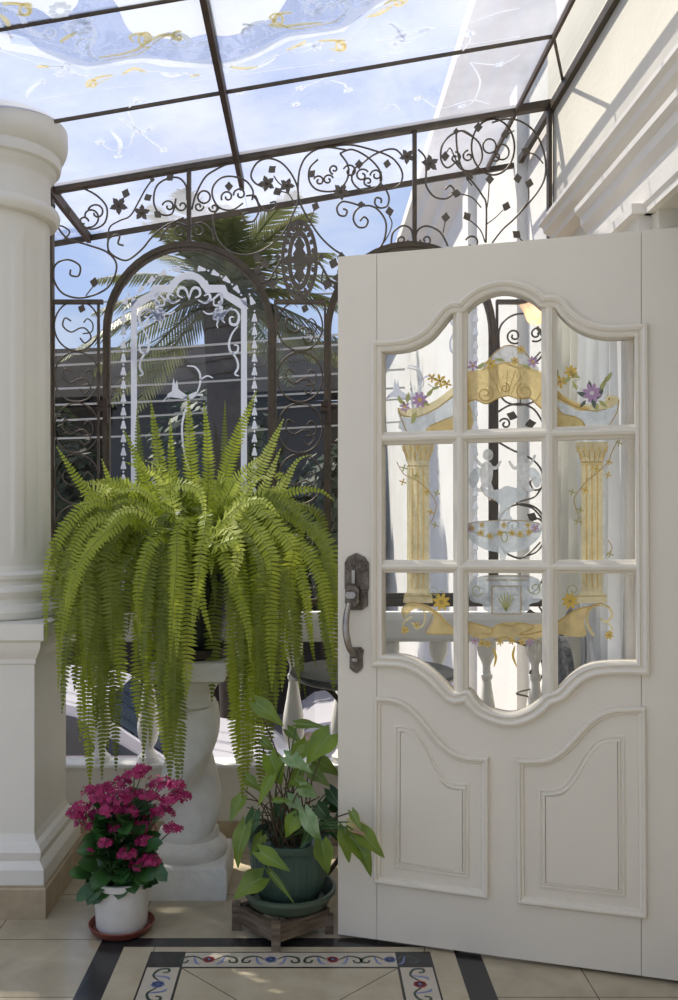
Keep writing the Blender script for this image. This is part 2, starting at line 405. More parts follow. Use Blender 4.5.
def motif(cx, cy, ang, colr, s=1.0):
    ca, sa = math.cos(ang), math.sin(ang)
    T = lambda x, y: (cx+(x*ca-y*sa)*s, cy+(x*sa+y*ca)*s)
    for k in range(7):
        a = 2*PI*k/7; r0 = .012
        fb.prism(FL, [[T(r0*math.cos(a)+.009*math.cos(b), r0*math.sin(a)+.009*math.sin(b)) for b in [2*PI*i/7 for i in range(7)]]], .001, .0016, colr)
    fb.prism(FL, [[T(.006*math.cos(b), .006*math.sin(b)) for b in [2*PI*i/7 for i in range(7)]]], .0016, .002, 8)
    for sg in (1, -1):
        path = cr([(.02*sg, 0), (.05*sg, .022), (.085*sg, .01), (.09*sg, -.016), (.072*sg, -.020), (.066*sg, -.004)], 5)
        stroke(fb, FL, [T(*p) for p in path], .004*s, .006*s, .001, .0015, wm=.009*s, mi=7)
        path = cr([(.05*sg, .022), (.04*sg, -.02), (.025*sg, -.03)], 4)
        stroke(fb, FL, [T(*p) for p in path], .003*s, .003*s, .001, .0015, wm=.008*s, mi=8)
for i, x in enumerate((-.31, -.12, .07, .245)): motif(x, BY-.05, 0, 5 if i % 2 == 0 else 6, .95)
for i, y in enumerate((2.615, 2.42, 2.22, 2.0, 1.8)):
    motif(BX0+.055, y, PI/2, 6 if i % 2 == 0 else 5, 1); motif(BX1-.055, y, PI/2, 5 if i % 2 == 0 else 6, 1)
fo = fb.build('floor', [M['floor'], M['black'], M['cream'], M['black'], M['border'], M['red'], M['blue'], M['tgreen'], M['blue']], smooth=False)
tag(fo, kind='structure')

# ------------------------------------------------------------------ walls and low wall
YW = 3.8                                   # plane of the iron screen
mb = MB(); mb.box((-3.2, 3.75, 0), (1.03, 3.85, 0.318))
tag(mb.build('wall_back', M['lowwall']), kind='structure')
mb = MB(); mb.box((-3.2, 3.742, 0.318), (1.03, 3.86, 0.33))
tag(mb.build('trim_sill', M['white']), kind='structure')
mb = MB(); mb.box((-3.2, 3.736, 0.001), (1.03, 3.75, 0.095))
tag(mb.build('baseboard_back', M['tilebase']), kind='structure')
XWR = 1.03
mb = MB()
mb.box((XWR, 2.66, 0), (1.33, 3.9, 3.75)); mb.box((XWR, 1.5, 2.27), (1.33, 2.66, 3.75)); mb.box((XWR, -1.5, 0), (1.33, 1.5, 3.75))
mb.box((1.33, 1.3, 0), (1.37, 2.9, 2.4))
tag(mb.build('wall_right', M['wall'], smooth=False), kind='structure')
mb = MB(); mb.box((1.018, 3.1, 0.001), (1.03, 3.7, 0.10)); tag(mb.build('baseboard_right', M['tilebase']), kind='structure')
# moulded cornice over the doorway: sections in X/Z run along Y
def run_y(mb, prof, y0, y1, mi=0):
    n = len(prof); vs = [(x, y0, z) for x, z in prof]+[(x, y1, z) for x, z in prof]
    fs = [(i, i+1, i+1+n, i+n) for i in range(n-1)]+[tuple(range(n)), tuple(range(n, 2*n))[::-1]]
    fs.append((n-1, 0, n, 2*n-1)); mb.add(vs, fs, mi)
mb = MB()
run_y(mb, [(XWR, 2.56), (.93, 2.56), (.93, 2.545), (.945, 2.535), (.95, 2.515), (.975, 2.50), (.98, 2.48), (XWR, 2.475)], -1.2, 3.66)
tag(mb.build('trim_1', M['trim'], angle=25), kind='structure')
mb = MB()
run_y(mb, [(XWR, 2.475), (.955, 2.475), (.955, 2.455), (.975, 2.44), (.978, 2.41), (1.0, 2.385), (1.0, 2.30), (1.008, 2.29), (1.008, 2.27), (XWR, 2.27)], -1.2, 3.25)
tag(mb.build('trim_2', M['trim'], angle=25), kind='structure')
mb = MB(); mb.box((.992, 2.72, 0), (XWR, 3.06, 2.27)); mb.box((.978, 2.76, 0.12), (.992, 3.02, 2.2)); mb.box((.965, 2.70, 2.27), (XWR, 3.10, 2.30))
tag(mb.build('trim_3', M['trim'], smooth=False), kind='structure')
# house facade running on outside the screen, with its own cornice
mb = MB(); mb.box((1.05, 3.93, -1.5), (1.4, 13.0, 3.9)); 
mb.box((1.0, 4.35, -.2), (1.05, 4.50, 3.55)); mb.box((1.0, 5.7, -.2), (1.05, 5.9, 3.55))
tag(mb.build('wall_facade', M['facade'], smooth=False), kind='structure')
mb = MB()
run_y(mb, [(1.4, 3.95), (.80, 3.95), (.80, 3.86), (.86, 3.82), (.88, 3.74), (.95, 3.69), (.96, 3.62), (1.05, 3.55), (1.4, 3.55)], 3.97, 13.1)
tag(mb.build('trim_4', M['facade'], angle=25), kind='structure')

# ------------------------------------------------------------------ glass roof
Z0, SL = EYE+1.579, 0.1707
RF = Plane((0, 0, Z0), (1, 0, SL), (0, -1, 0))       # u to the right and up, v towards the viewer; seen from below
RF.n = RF.u.cross(RF.v); 
if RF.n.z > 0: RF.n = -RF.n                          # heights count downwards, to the room side
def ruv(px, py): return RF.uv(px, py)
def zroof(x): return Z0+SL*x
XB = [-2.6, -1.85, -1.085, -0.308, 0.868]
YB = [4.42, 3.80, 3.21, 2.61, 2.01, 1.41, 0.8, 0.2, -0.5, -1.2]
roof = struct('ceiling')
mb = MB()
def beam_y(mb, x, y0, y1, w, h, top=.012):
    z = zroof(x); vs = []
    mb.box((x-w/2, y0, z-h), (x+w/2, y1, z+top))
for x in XB[:4]: beam_y(mb, x, -1.2, 4.42 if x < -1 else 4.08, .020, .034)
beam_y(mb, .868, -1.2, 4.42, .012, .018)
ob = mb.build('rafter', M['beam'], roof, smooth=False)
mb = MB(); mb.box((1.008, -1.2, EYE+1.725), (1.03, 4.45, EYE+1.76)); mb.build('wall_rail', M['iron'], roof, smooth=False)
def bar_x(mb, y, x0, x1, w, h, drop=0.0):
    vs = [(x, yy, zroof(x)-drop+zz) for x in (x0, x1) for yy in (y-w/2, y+w/2) for zz in (-h, .004)]
    mb.add(vs, [(0,1,3,2),(4,6,7,5),(0,4,5,1),(2,3,7,6),(0,2,6,4),(1,5,7,3)])
for i, y in enumerate(YB):
    if y == 3.80: continue
    mb = MB(); bar_x(mb, y, -2.6, .868 if i else 1.0, .008 if i else .014, .008 if i else .022)
    mb.build('glazing_bar', M['iron'], roof, smooth=False)
mb = MB(); mb.tube([(.87, 3.21, zroof(.87)-.01), (1.01, 3.60, EYE+1.76)], .006, 5); mb.build('strut', M['iron'], roof)
for i in range(len(XB)-1):
    for j in range(len(YB)-1):
        mb = MB(); x0, x1 = XB[i]+.002, XB[i+1]-.002; y1, y0 = YB[j]-.001, YB[j+1]+.001
        vs = [(x, y, zroof(x)+.004) for x in (x0, x1) for y in (y0, y1)]
        mb.add(vs, [(0, 1, 3, 2)]); mb.build('glass_pane', M['roofglass'], roof, smooth=False)
mb = MB(); mb.add([(.878, -1.2, zroof(.878)), (.878, 4.42, zroof(.878)), (1.005, 4.42, EYE+1.765), (1.005, -1.2, EYE+1.765)], [(0, 1, 2, 3)])
mb.build('glass_strip', M['window'], roof, smooth=False)
# painted ornament on the roof glass (traced on the roof plane)
H0, H1 = .0008, .0016
band = ([(-120, 60), (-60, 20), (-20, 8), (0, 33), (7, 46), (46, 53), (87, 66), (142, 58), (170, 63), (212, 64), (228, 64), (253, 55), (288, 37), (342, 28), (356, 12), (384, 0), (420, -12), (452, -6), (470, -40), (520, -60)])
mb = MB(); stroke(mb, RF, [ruv(*p) for p in band], .046, .046, H0, H1)
field = [(-160, 20), (-60, -10), (0, 2), (36, 8), (52, 18), (64, 16), (76, 6), (85, -8), (112, -2), (124, 22), (133, 33), (152, 36), (180, 40), (205, 34), (222, 36), (240, 33), (258, 22), (274, 18), (284, 4), (294, -6), (330, -10), (372, -30), (430, -60), (470, -110), (520, -180)]
pl_ = [ruv(*p) for p in cr(field, 3)]
u1 = pl_[-1][0]; far = [(u1, 2.6-0), ] 
poly = pl_+[(min(pl_[-1][0], .8), -0.6), (pl_[0][0], -0.6)]
mb2 = MB(); mb2.prism(RF, [poly], .0002, .0006); mb2.build('frosted_field', M['rooffield'], roof, smooth=False)
bl = cr([(p[0], p[1]) for p in field], 3); low = cr([(-150, 60), (0, 33), (46, 53), (87, 66), (142, 58), (212, 64), (253, 55), (288, 37), (342, 28), (384, 0), (430, -20), (520, -70)], 6)
mb2 = MB(); mb2.prism(RF, [[ruv(*p) for p in bl]+[ruv(*p) for p in low[::-1]]], .0001, .0003); mb2.build('blue_ground', M['roofblue'], roof, smooth=False)
sc_w = [[(2,5),(18,12),(30,30),(50,36),(54,30),(46,28)],[(60,28),(75,20),(88,24),(95,34),(88,38)],[(76,45),(82,38),(94,40),(88,48),(95,58),(110,56)],[(150,46),(165,34),(180,34),(190,42),(180,46),(172,42)],
        [(196,46),(205,42),(214,46)],[(240,34),(252,24),(266,22),(276,30)],[(330,24),(344,14),(346,3),(338,2),(330,12)],[(50,66),(66,68),(82,76),(92,72)],[(160,72),(172,76),(188,72)],[(296,46),(312,44),(318,50)],
        [(252,70),(268,62),(278,54)],[(388,22),(398,28),(402,42),(392,44)],[(374,42),(400,36),(424,30),(440,26)],[(392,50),(404,44),(416,38)],[(26,98),(30,90),(42,80),(44,84)],[(118,118),(128,124),(140,132),(150,128)],[(110,130),(120,142),(118,156)]]
for s_ in sc_w: stroke(mb, RF, [ruv(*p) for p in cr(s_, 5)], .006, .004, H0, H1, wm=.019)
for s_ in ([(440,26),(470,22),(500,12),(520,8)],[(455,60),(470,40),(468,30),(458,36)],[(470,62),(480,80),(474,100),(462,108)],[(470,62),(500,64),(520,54)],[(130,146),(134,126),(128,110),(138,100)],[(134,126),(150,140),(164,150)],[(130,146),(112,150),(100,142)],
           [(330,80),(344,84),(348,92)],[(296,90),(310,84),(330,76)],[(420,96),(440,108),(470,100),(490,104)],[(380,112),(392,104),(400,110)]):
    stroke(mb, RF, [ruv(*p) for p in cr(s_, 5)], .004, .003, H0, H1, wm=.007)
for (x, y) in [(392,44),(424,30),(300,88),(348,90),(330,62),(418,98),(462,106),(500,64),(150,128),(164,150),(100,142),(296,104),(138,100),(118,156),(470,34),(60,74),(240,92),(70,28),(80,24),(86,30),(76,34),(88,20),(330,4),(320,10),(366,2)]:
    u, v = ruv(x, y); L = .020
    for a in (0, 1.3, 2.6, 3.9, 5.1):
        mb.prism(RF, [[(u+L*.6*math.cos(a)+L*.42*math.cos(b), v+L*.6*math.sin(a)+L*.42*math.sin(b)) for b in [2*PI*i/6 for i in range(6)]]], H0, H1)
def volute(mb, cx, cy, r, a0, sw, tail, w=.0062):
    sp_ = spi(cx, cy, r, a0, sw, .25)[::-1]; q = sp_+[ (x, y) for x, y in cr([sp_[-1]]+tail, 5)[1:]]
    stroke(mb, RF, [ruv(*p) for p in q], w*.5, w*.5, H1, H1+.0005, wm=w*1.5)
for a in ((82,46,8,-40,-480,[(90,56),(104,60)]),(50,33,7,60,420,[(36,36),(14,26)]),(344,6,9,120,-460,[(336,20),(318,22)]),(246,30,7,-120,460,[(262,26),(274,34)]),(176,40,6,-60,-420,[(160,46),(148,50)]),(318,46,6,-40,-420,[(300,52),(288,48)]),(66,68,6,-40,-400,[(54,66),(40,64)]),(402,34,7,60,420,[(392,24),(376,26)])):
    volute(mb, *a)
for cx_, cy_ in ((80, 26), (312, 6), (60, 10)):
    for k in range(9):
        a = 2*PI*k/9; stroke(mb, RF, [ruv(cx_+4*math.cos(a), cy_+3*math.sin(a)), ruv(cx_+9*math.cos(a+.25), cy_+7*math.sin(a+.25)), ruv(cx_+13*math.cos(a+.1), cy_+10*math.sin(a+.1))], .006, .002, H1, H1+.0005, wm=.022)
for i in range(len(band)-1):
    pass
for q in ([(-60,8),(0,22),(8,34),(46,42),(86,54),(142,47),(212,53)],[(212,53),(253,44),(286,27),(340,18),(352,4)],[(0,50),(46,66),(87,78),(142,70),(212,76),(255,67),(290,49),(350,39),(372,14),(392,6)]):
    stroke(mb, RF, [ruv(*p) for p in q], .004, .004, H1, H1+.0005)
stroke(mb, RF, [ruv(*p) for p in cr([(30,100),(110,88),(212,78),(300,66),(400,54),(520,36)], 6)], .0035, .0035, H1, H1+.0005)
mb.build('white_scroll_paint', M['roofwhite'], roof, smooth=False)
mb = MB()
for s_ in [[(99,57),(124,53),(140,47),(147,38),(140,33),(130,36),(134,42)],[(145,44),(160,35),(172,35),(182,40)],[(2,4),(14,3),(28,6),(28,13),(16,14)],[(0,14),(6,20),(10,28)],[(60,42),(68,36),(76,32)],[(88,86),(96,78),(112,74)],[(122,74),(134,68),(146,72)],[(36,66),(50,66)],[(190,76),(200,74)],
           [(268,24),(280,26),(300,24),(322,22)],[(272,24),(278,14),(292,12)],[(318,40),(334,40),(344,44),(340,50),(330,48)],[(286,50),(300,44),(306,40)],[(230,66),(244,68),(258,66)],[(366,16),(378,14),(392,6)],[(384,4),(396,-2),(404,2)]]:
    stroke(mb, RF, [ruv(*p) for p in cr(s_, 5)], .007, .005, H1, H1+.0006, wm=.016)
for a in ((26,10,8,-40,-460,[(14,2),(0,2)]),(146,38,9,60,460,[(136,54),(104,60)]),(178,36,6,-60,-420,[(164,36),(152,44)]),(277,20,8,200,420,[(292,28),(322,24),(340,20)]),(342,46,7,-60,-460,[(330,40),(318,42)]),(400,2,7,0,-420,[(388,6),(372,14)]),(92,84,6,150,420,[(104,80),(114,74)])):
    volute(mb, *a)
mb.build('gold_scroll_paint', M['roofgold'], roof, smooth=False)

# ------------------------------------------------------------------ iron screen
G = Plane((0, YW, EYE), (1, 0, 0), (0, 0, 1)); S = YW/FP
def gx(px): return (px-CX)*S
def gz(py): return EYE+(HY-py)*S
def gw(p, h=0): return G.w(G.uv(*p), h)
screen = thing('iron_screen', (0, YW, gz(604)), 'tall bronze wrought iron screen with scrolls and vine leaves standing on the white balustrade', 'iron screen')
def topy(px): return 190-(px-52)*0.1707
mb = MB(); vs = [(x, y, EYE+(HY-topy(CX+x/S))*S+z) for x in (gx(-180), gx(552)) for y in (YW-.018, YW+.018) for z in (-.015, .018)]
mb.add(vs, [(0,1,3,2),(4,6,7,5),(0,4,5,1),(2,3,7,6),(0,2,6,4),(1,5,7,3)]); mb.build('top_rail', M['iron'], screen, smooth=False)
def ibox(name, x0, y0, x1, y1, dep=.018, mat='iron', h=0):
    mb = MB(); mb.box((gx(x0), YW-dep-h, gz(y1)), (gx(x1), YW+dep-h, gz(y0))); return mb.build(name, M[mat], screen, smooth=False)
ibox('post', 50, 188, 53.5, 606); ibox('post', 547.5, 106, 551, 606); ibox('post', -90, 214, -86, 606)
ibox('bottom_rail', -180, 599, 552, 606, .025)
for a, b in ((53.5, 103), (274, 325), (496, 547.5), (-86, -20)): ibox('cross_rail', a, 300, b, 304, .012, 'ironlite')
ibox('mullion', 187, topy(189)+2, 191, 243, .014); ibox('mullion', 412.5, topy(414)+2, 416.5, 245, .014)
for x in (53.5, 98.5, 275.5, 325, 497, 545): ibox('stile', x-1.1, 304, x+1.1, 600, .008, 'ironlite')
ibox('post', 553.5, 112, 557, 760, .012, 'wall')
rnd = random.Random(5)
def scroll(pts, r=.0042, ends=True, k=5, mat='scroll'):
    q = cr(pts, k) if k > 1 else pts
    h = rnd.uniform(.0, .008)
    mb = MB(); mb.tube([gw(p, h) for p in q], r, 6); return mb.build('scroll', M[mat], screen)
def spiral(*a, r=.0042, mat='scroll'): return scroll(spi(*a), r, k=1, mat=mat)
def leaf(x, y, s=4.2, a=0.0, stem=None):
    mb = MB(); ca, sa = math.cos(math.radians(a)), math.sin(math.radians(a))
    o = [(0, -1.25), (.55, -.55), (1.0, -.1), (.6, .45), (.15, 1.0), (-.15, 1.0), (-.6, .45), (-1.0, -.1), (-.55, -.55)]
    pts = [(x+s*(p*ca-q*sa), y+s*(p*sa+q*ca)) for p, q in o]
    mb.prism(G, [G.uvs(pts)], .003, .007)
    if stem: mb.tube([gw(p, .004) for p in cr(stem, 4)], .0028, 5)
    mb.build('leaf', M['scroll'], screen)
def vine_leaf(x, y, s=8.5, a=0.0):
    mb = MB(); o = []
    for i in range(40):
        t = 2*PI*i/40; r = s*(.74+.20*math.cos(5*t)+.08*math.cos(15*t+.5)); o.append((x+r*math.cos(t+a), y+r*math.sin(t+a)))
    mb.prism(G, [G.uvs(o)], .004, .008)
    mb.lathe(gw((x, y), .012)-Vector((0, 0, .006)), [(.004, 0), (.008, .006), (.004, .012)], 8)
    mb.build('vine_leaf', M['scroll'], screen)
# left bay
scroll([(59,196),(70,187),(81,188),(97,196),(107,208),(105,223),(93,229.5),(82,226)], k=6); spiral(90, 217, 11, 100, -330, .3)
spiral(97, 213, 9, 200, 330, .3); spiral(84, 222, 5, 0, -300, .4)
scroll([(55,205),(55,220),(66.5,238),(87,245),(108,253),(117,267),(108,288),(84,298),(63.6,294),(54,279),(56,265),(68,260),(80,266),(79,276),(71,275.5),(71,270)])
leaf(94.5, 283, 4.6, 10, [(93,287),(86,296)]); leaf(68, 211, 4.2, -20)
scroll([(124,246),(118.5,244),(120,237),(116,235.5),(109,240),(109,251),(117,258),(128,260.5),(142,250),(152,238),(165,227),(184,218)])
scroll([(108,252),(109,229),(119,221),(130,216),(138,203),(145,190),(152,180)], .0036)
vine_leaf(119, 206, 9.5, .3); vine_leaf(142, 213, 8.5, 1.0); leaf(126, 194, 4.4, 20); leaf(148, 198, 4, 60); leaf(170, 178, 4, 50); leaf(158, 215, 4, -50); leaf(152.5, 180, 2.5)
scroll([(176,199),(172,214),(160,214),(154,203),(156,188),(165,180),(178,178),(186,186),(187,200)])
spiral(169, 207, 6.5, 190, 380, .2); spiral(182, 206, 6, 180, -380, .2)
spiral(198, 232, 7, 200, 420, .25); spiral(180, 232, 7, -20, -420, .25); scroll([(191,226),(202,223),(212,231),(214,241)]); scroll([(187,226),(176,223),(166,230),(160,241)])
scroll([(53,232),(60,226),(70,232),(64,240)], .0036)
# middle bay
scroll([(192,210),(196,195),(205,178),(216,170),(228,164)]); 
mb = MB(); mb.tube([gw(p) for p in arc(204, 197, 6.2, 6.2, 0, 345, 20)], .0042, 6, closed=True); mb.build('scroll', M['iron'], screen)
scroll([(243,203),(232,210),(220,208),(213,198),(213,187),(221,178),(233,176.5),(246,181),(253,191),(252,200)])
spiral(227.5, 197, 6.5, 150, 400, .25); spiral(240, 194.5, 6.5, 170, 400, .25); spiral(199, 207, 5, 0, 400, .2); spiral(214,208,5,180,-400,.2)
scroll([(246,196),(255,196),(259,204),(266,211),(275,208),(275.5,202),(270,203)])
scroll([(252,196),(257,201),(259,211),(254,221),(246,222),(243,215),(248,213)])
scroll([(263,187),(255,183),(251,175),(257,163),(268,158.6),(280,162),(290,172),(297,186),(298,200),(293.5,213),(284,232),(268,247),(250,254.7),(230,252),(217,238),(213,218),(219,208)])
scroll([(340,154),(348,166),(347,180),(338,190),(326,192),(315,189),(309,180),(310,168),(318,160)])
scroll([(346,150),(324,147.5),(308,155),(300,169),(298,189),(300,202),(306,215),(319,235),(332,248),(343,255)])
vine_leaf(267, 184, 8.5, .6); vine_leaf(287, 186, 8, .1); leaf(277.5, 192, 4.5, 60); leaf(272, 170, 4.2, 50); leaf(229, 187, 4.2, 0); leaf(315.5, 207, 4.2, 20, [(314,211),(311,219),(311,226)]); leaf(311.5, 174.5, 4.2, 45)
scroll([(284,187),(278,182),(274,176)], .003); scroll([(277,192),(288,194),(295,205)], .003)
spiral(319, 181, 5.5, 200, 420, .2); spiral(328, 180, 5.5, -20, -420, .2); spiral(334, 170, 5, 100, 400, .25)
# medallion and its side scrolls
med = MB(); cxm, cym = 299.5, 260.5
outer = G.uvs(arc(cxm, cym, 18.5, 40.5, 0, 360, 48)[:-1]); inner = G.uvs(arc(cxm, cym, 15.0, 36, 0, 360, 48)[:-1])
med.prism(G, [outer, inner], .0, .010)
o2 = G.uvs(arc(cxm, cym, 12, 30, 0, 360, 40)[:-1]); i2 = G.uvs(arc(cxm, cym, 7.9, 24, 0, 360, 40)[:-1]); med.prism(G, [o2, i2], .002, .009)
for k in range(22):
    a = 2*PI*k/22; c0 = (cxm+14*math.cos(a), cym+33.4*math.sin(a)); med.prism(G, [G.uvs(arc(*c0, 2.0, 2.6, 0, 360, 7)[:-1])], .001, .009)
for sx, sy in ((0, -1), (0, 1)):
    med.prism(G, [G.uvs([(cxm, cym+sy*24), (cxm+3.2, cym+sy*19), (cxm+5.5, cym+sy*15), (cxm+3.5, cym+sy*11), (cxm+6.5, cym+sy*6), (cxm+2.5, cym), (cxm-2.5, cym), (cxm-6.5, cym+sy*6), (cxm-3.5, cym+sy*11), (cxm-5.5, cym+sy*15), (cxm-3.2, cym+sy*19)])], .003, .011)
for sx in (-1, 1):
    med.prism(G, [G.uvs([(cxm, cym-5), (cxm+sx*7, cym-3), (cxm+sx*11, cym-5.5), (cxm+sx*17, cym), (cxm+sx*11, cym+5.5), (cxm+sx*7, cym+3), (cxm, cym+5)])], .003, .012)
med.build('medallion', M['scroll'], screen)
for sx in (-1, 1):
    X = lambda q: cxm+sx*q
    scroll([(X(19),262),(X(24),270),(X(30),280),(X(38),283),(X(42),276),(X(38),272)], .005)
    scroll([(X(24),270),(X(22),282),(X(27),286)], .004)
    for (q, y, s, a) in ((28,284,5.5,200),(38,278,4.6,90),(34,264,5,20),(42,258,4.8,0),(42,270,4.5,-20),(37,287,4.2,180),(22,257,3.2,90)):
        leaf(X(q), y, s, a*sx)
# bay between verticals, right of the medallion
vine_leaf(341, 192, 9, .2); leaf(359, 165, 4.2); leaf(387, 164.5, 4, 10); leaf(389.5, 212, 4.4, -10, [(389,216),(392,224),(388,236),(380,248)])
scroll([(340,154),(352,150),(368,158),(379,170),(381,182),(372,190),(360,190),(352,181),(354,170),(362,163)])
scroll([(330,147),(350,145),(372,150),(392,158),(402,172),(400,184),(390,189),(381,184),(381,172)])
spiral(350, 172, 7, 200, 420, .25); spiral(362, 176, 7, -30, -420, .25); spiral(376, 176, 6, 180, 400, .3); spiral(368, 182, 5, 60, 420, .25)
scroll([(362,164),(372,156),(386,150),(396,150),(404,158)])
vine_leaf(407, 157, 8, .4); vine_leaf(430, 164, 9, .8)
scroll([(343,209),(347,211),(345,216),(339,215),(337,208),(342,202),(351,203),(361,206),(370,206),(378,210),(385,220),(386,231),(382,245),(372,254)])
scroll([(361,206),(355,212),(353.5,220),(358,227),(365,227),(368,221),(364,217),(360,221)]); scroll([(381,184),(386,190),(389,198),(387,206),(380,208),(375,204),(376,198),(381,199),(381,203)])
leaf(361, 205, 3.5, 90)
spiral(402, 240, 6, 0, 420, .25); spiral(426, 240, 6, 180, -420, .25)
scroll([(391,246),(393,233),(403,226),(411,230),(413,240)]); scroll([(415,240),(418,230),(427,226),(440,232),(448,246)])
leaf(445.5, 218, 4.4, 5, [(445,222),(443,233)]); leaf(467, 217, 4.4, -30, [(469,220),(480,230),(485,243)])
# right bay
scroll([(418,150),(425,158),(426,172),(426,186),(434,197),(446,199),(454,192),(450,186),(445,190)]); leaf(456.5, 194, 4.4, -80, [(460,194),(472,198),(481,208)])
scroll([(455,163),(447,168),(441,160),(442,146),(450,136),(462,131),(472,136)]); spiral(455, 158, 6, -90, 420, .2); spiral(468, 157, 6, -90, -420, .2)
scroll([(462,131),(478,142),(482,158),(474,170),(462,170),(455,162)])
mb = MB(); mb.tube([gw(p) for p in arc(493, 147, 21.5, 28, 0, 350, 36)], .0042, 6, closed=True); mb.build('scroll', M['iron'], screen)
for c_ in ((489.5, 146, 6.5), (502, 152, 7)):
    mb = MB(); mb.tube([gw(p) for p in arc(c_[0], c_[1], c_[2], c_[2]*1.1, 0, 345, 20)], .0038, 6, closed=True); mb.build('scroll', M['iron'], screen)
spiral(495, 158, 5, -90, 420, .2)
scroll([(492,123),(505,119.5),(520,121.5),(535,133),(544,154),(545,176),(536,194),(515,218),(502,230),(492,243)])
scroll([(485.7,243),(486,206),(482,196),(476,187),(462,169),(457,150),(456,134)], .004)
for x, y, a, st in ((489.5,180,0,[(489,184),(488,200),(486,212)]),(506,207,20,[(503,210),(495,218),(487,224)]),(517.5,179,-10,None),(529,184,15,[(528,188),(528,200),(520,212)]),(526,152,-60,[(529,153),(536,156),(543,164)]),(516.5,235,-50,[(519,238),(524,243)]),
                    (469,177,30,[(468,181),(472,186)]),(445,157,0,None),(478,128,0,None),(505,135,70,[(509,134),(514,131)])):
    leaf(x, y, 4.4, a, st)
scroll([(464,170),(456,160),(450,148),(445,156)], .003); leaf(456, 132, 3)
spiral(472, 243, 7, 200, 300, .5)
# circle and scroll stacks beside the arches
for cx0 in (77, 300):
    for i in range(6):
        cy = 326+i*51
        hw = 22.5 if cx0 != 521 else 22
        mb = MB(); mb.tube([gw(p, .004) for p in arc(cx0, cy, hw, 25, 0, 352, 32)], .0036, 6, closed=True); mb.build('scroll', M['ironlite'], screen)
        s = 1 if i % 2 == 0 else -1
        scroll([(cx0-6,cy-5),(cx0-12,cy-8),(cx0-14,cy),(cx0-6,cy+6),(cx0+3,cy+2),(cx0+9,cy+3),(cx0+14,cy+11),(cx0+8,cy+17),(cx0+3,cy+12)], .0034, mat='ironlite')
        scroll([(cx0+7,cy-3),(cx0+11,cy-7),(cx0+16,cy-2),(cx0+15,cy+6),(cx0+6,cy+8)], .003, mat='ironlite')
        if i == 0: leaf(cx0+5, cy-17, 4, 20)

for oy in (0, 190):
    scroll([(499,352+oy),(499,330+oy),(508,318+oy),(522,314+oy),(536,318+oy),(544,330+oy),(544,350+oy),(536,362+oy),(524,366+oy)], .0042)
    spiral(514, 336+oy, 8, 60, 520, .2); spiral(536, 334+oy, 8, 120, -520, .2)
    scroll([(499,352+oy),(506,363+oy),(520,368+oy),(530,362+oy),(540,352+oy)]); scroll([(498,412+oy),(508,406+oy),(521,404+oy),(534,410+oy),(543,424+oy)]); scroll([(498,392+oy),(506,402+oy),(521,405+oy),(536,400+oy),(544,386+oy)])
    scroll([(520,368+oy),(520,386+oy),(520,404+oy)], .003); leaf(512, 416+oy, 5, -70); leaf(530, 424+oy, 5, 80); spiral(505, 424+oy, 6, 200, 420, .2)
    scroll([(498,442+oy),(512,450+oy),(530,458+oy),(541,470+oy),(542,486+oy),(534,490+oy),(530,482+oy),(535,478+oy)]); scroll([(542,486+oy),(534,497+oy),(516,503+oy),(532,508+oy),(543,520+oy)]); leaf(532, 517+oy, 5, -60) if oy == 0 else None
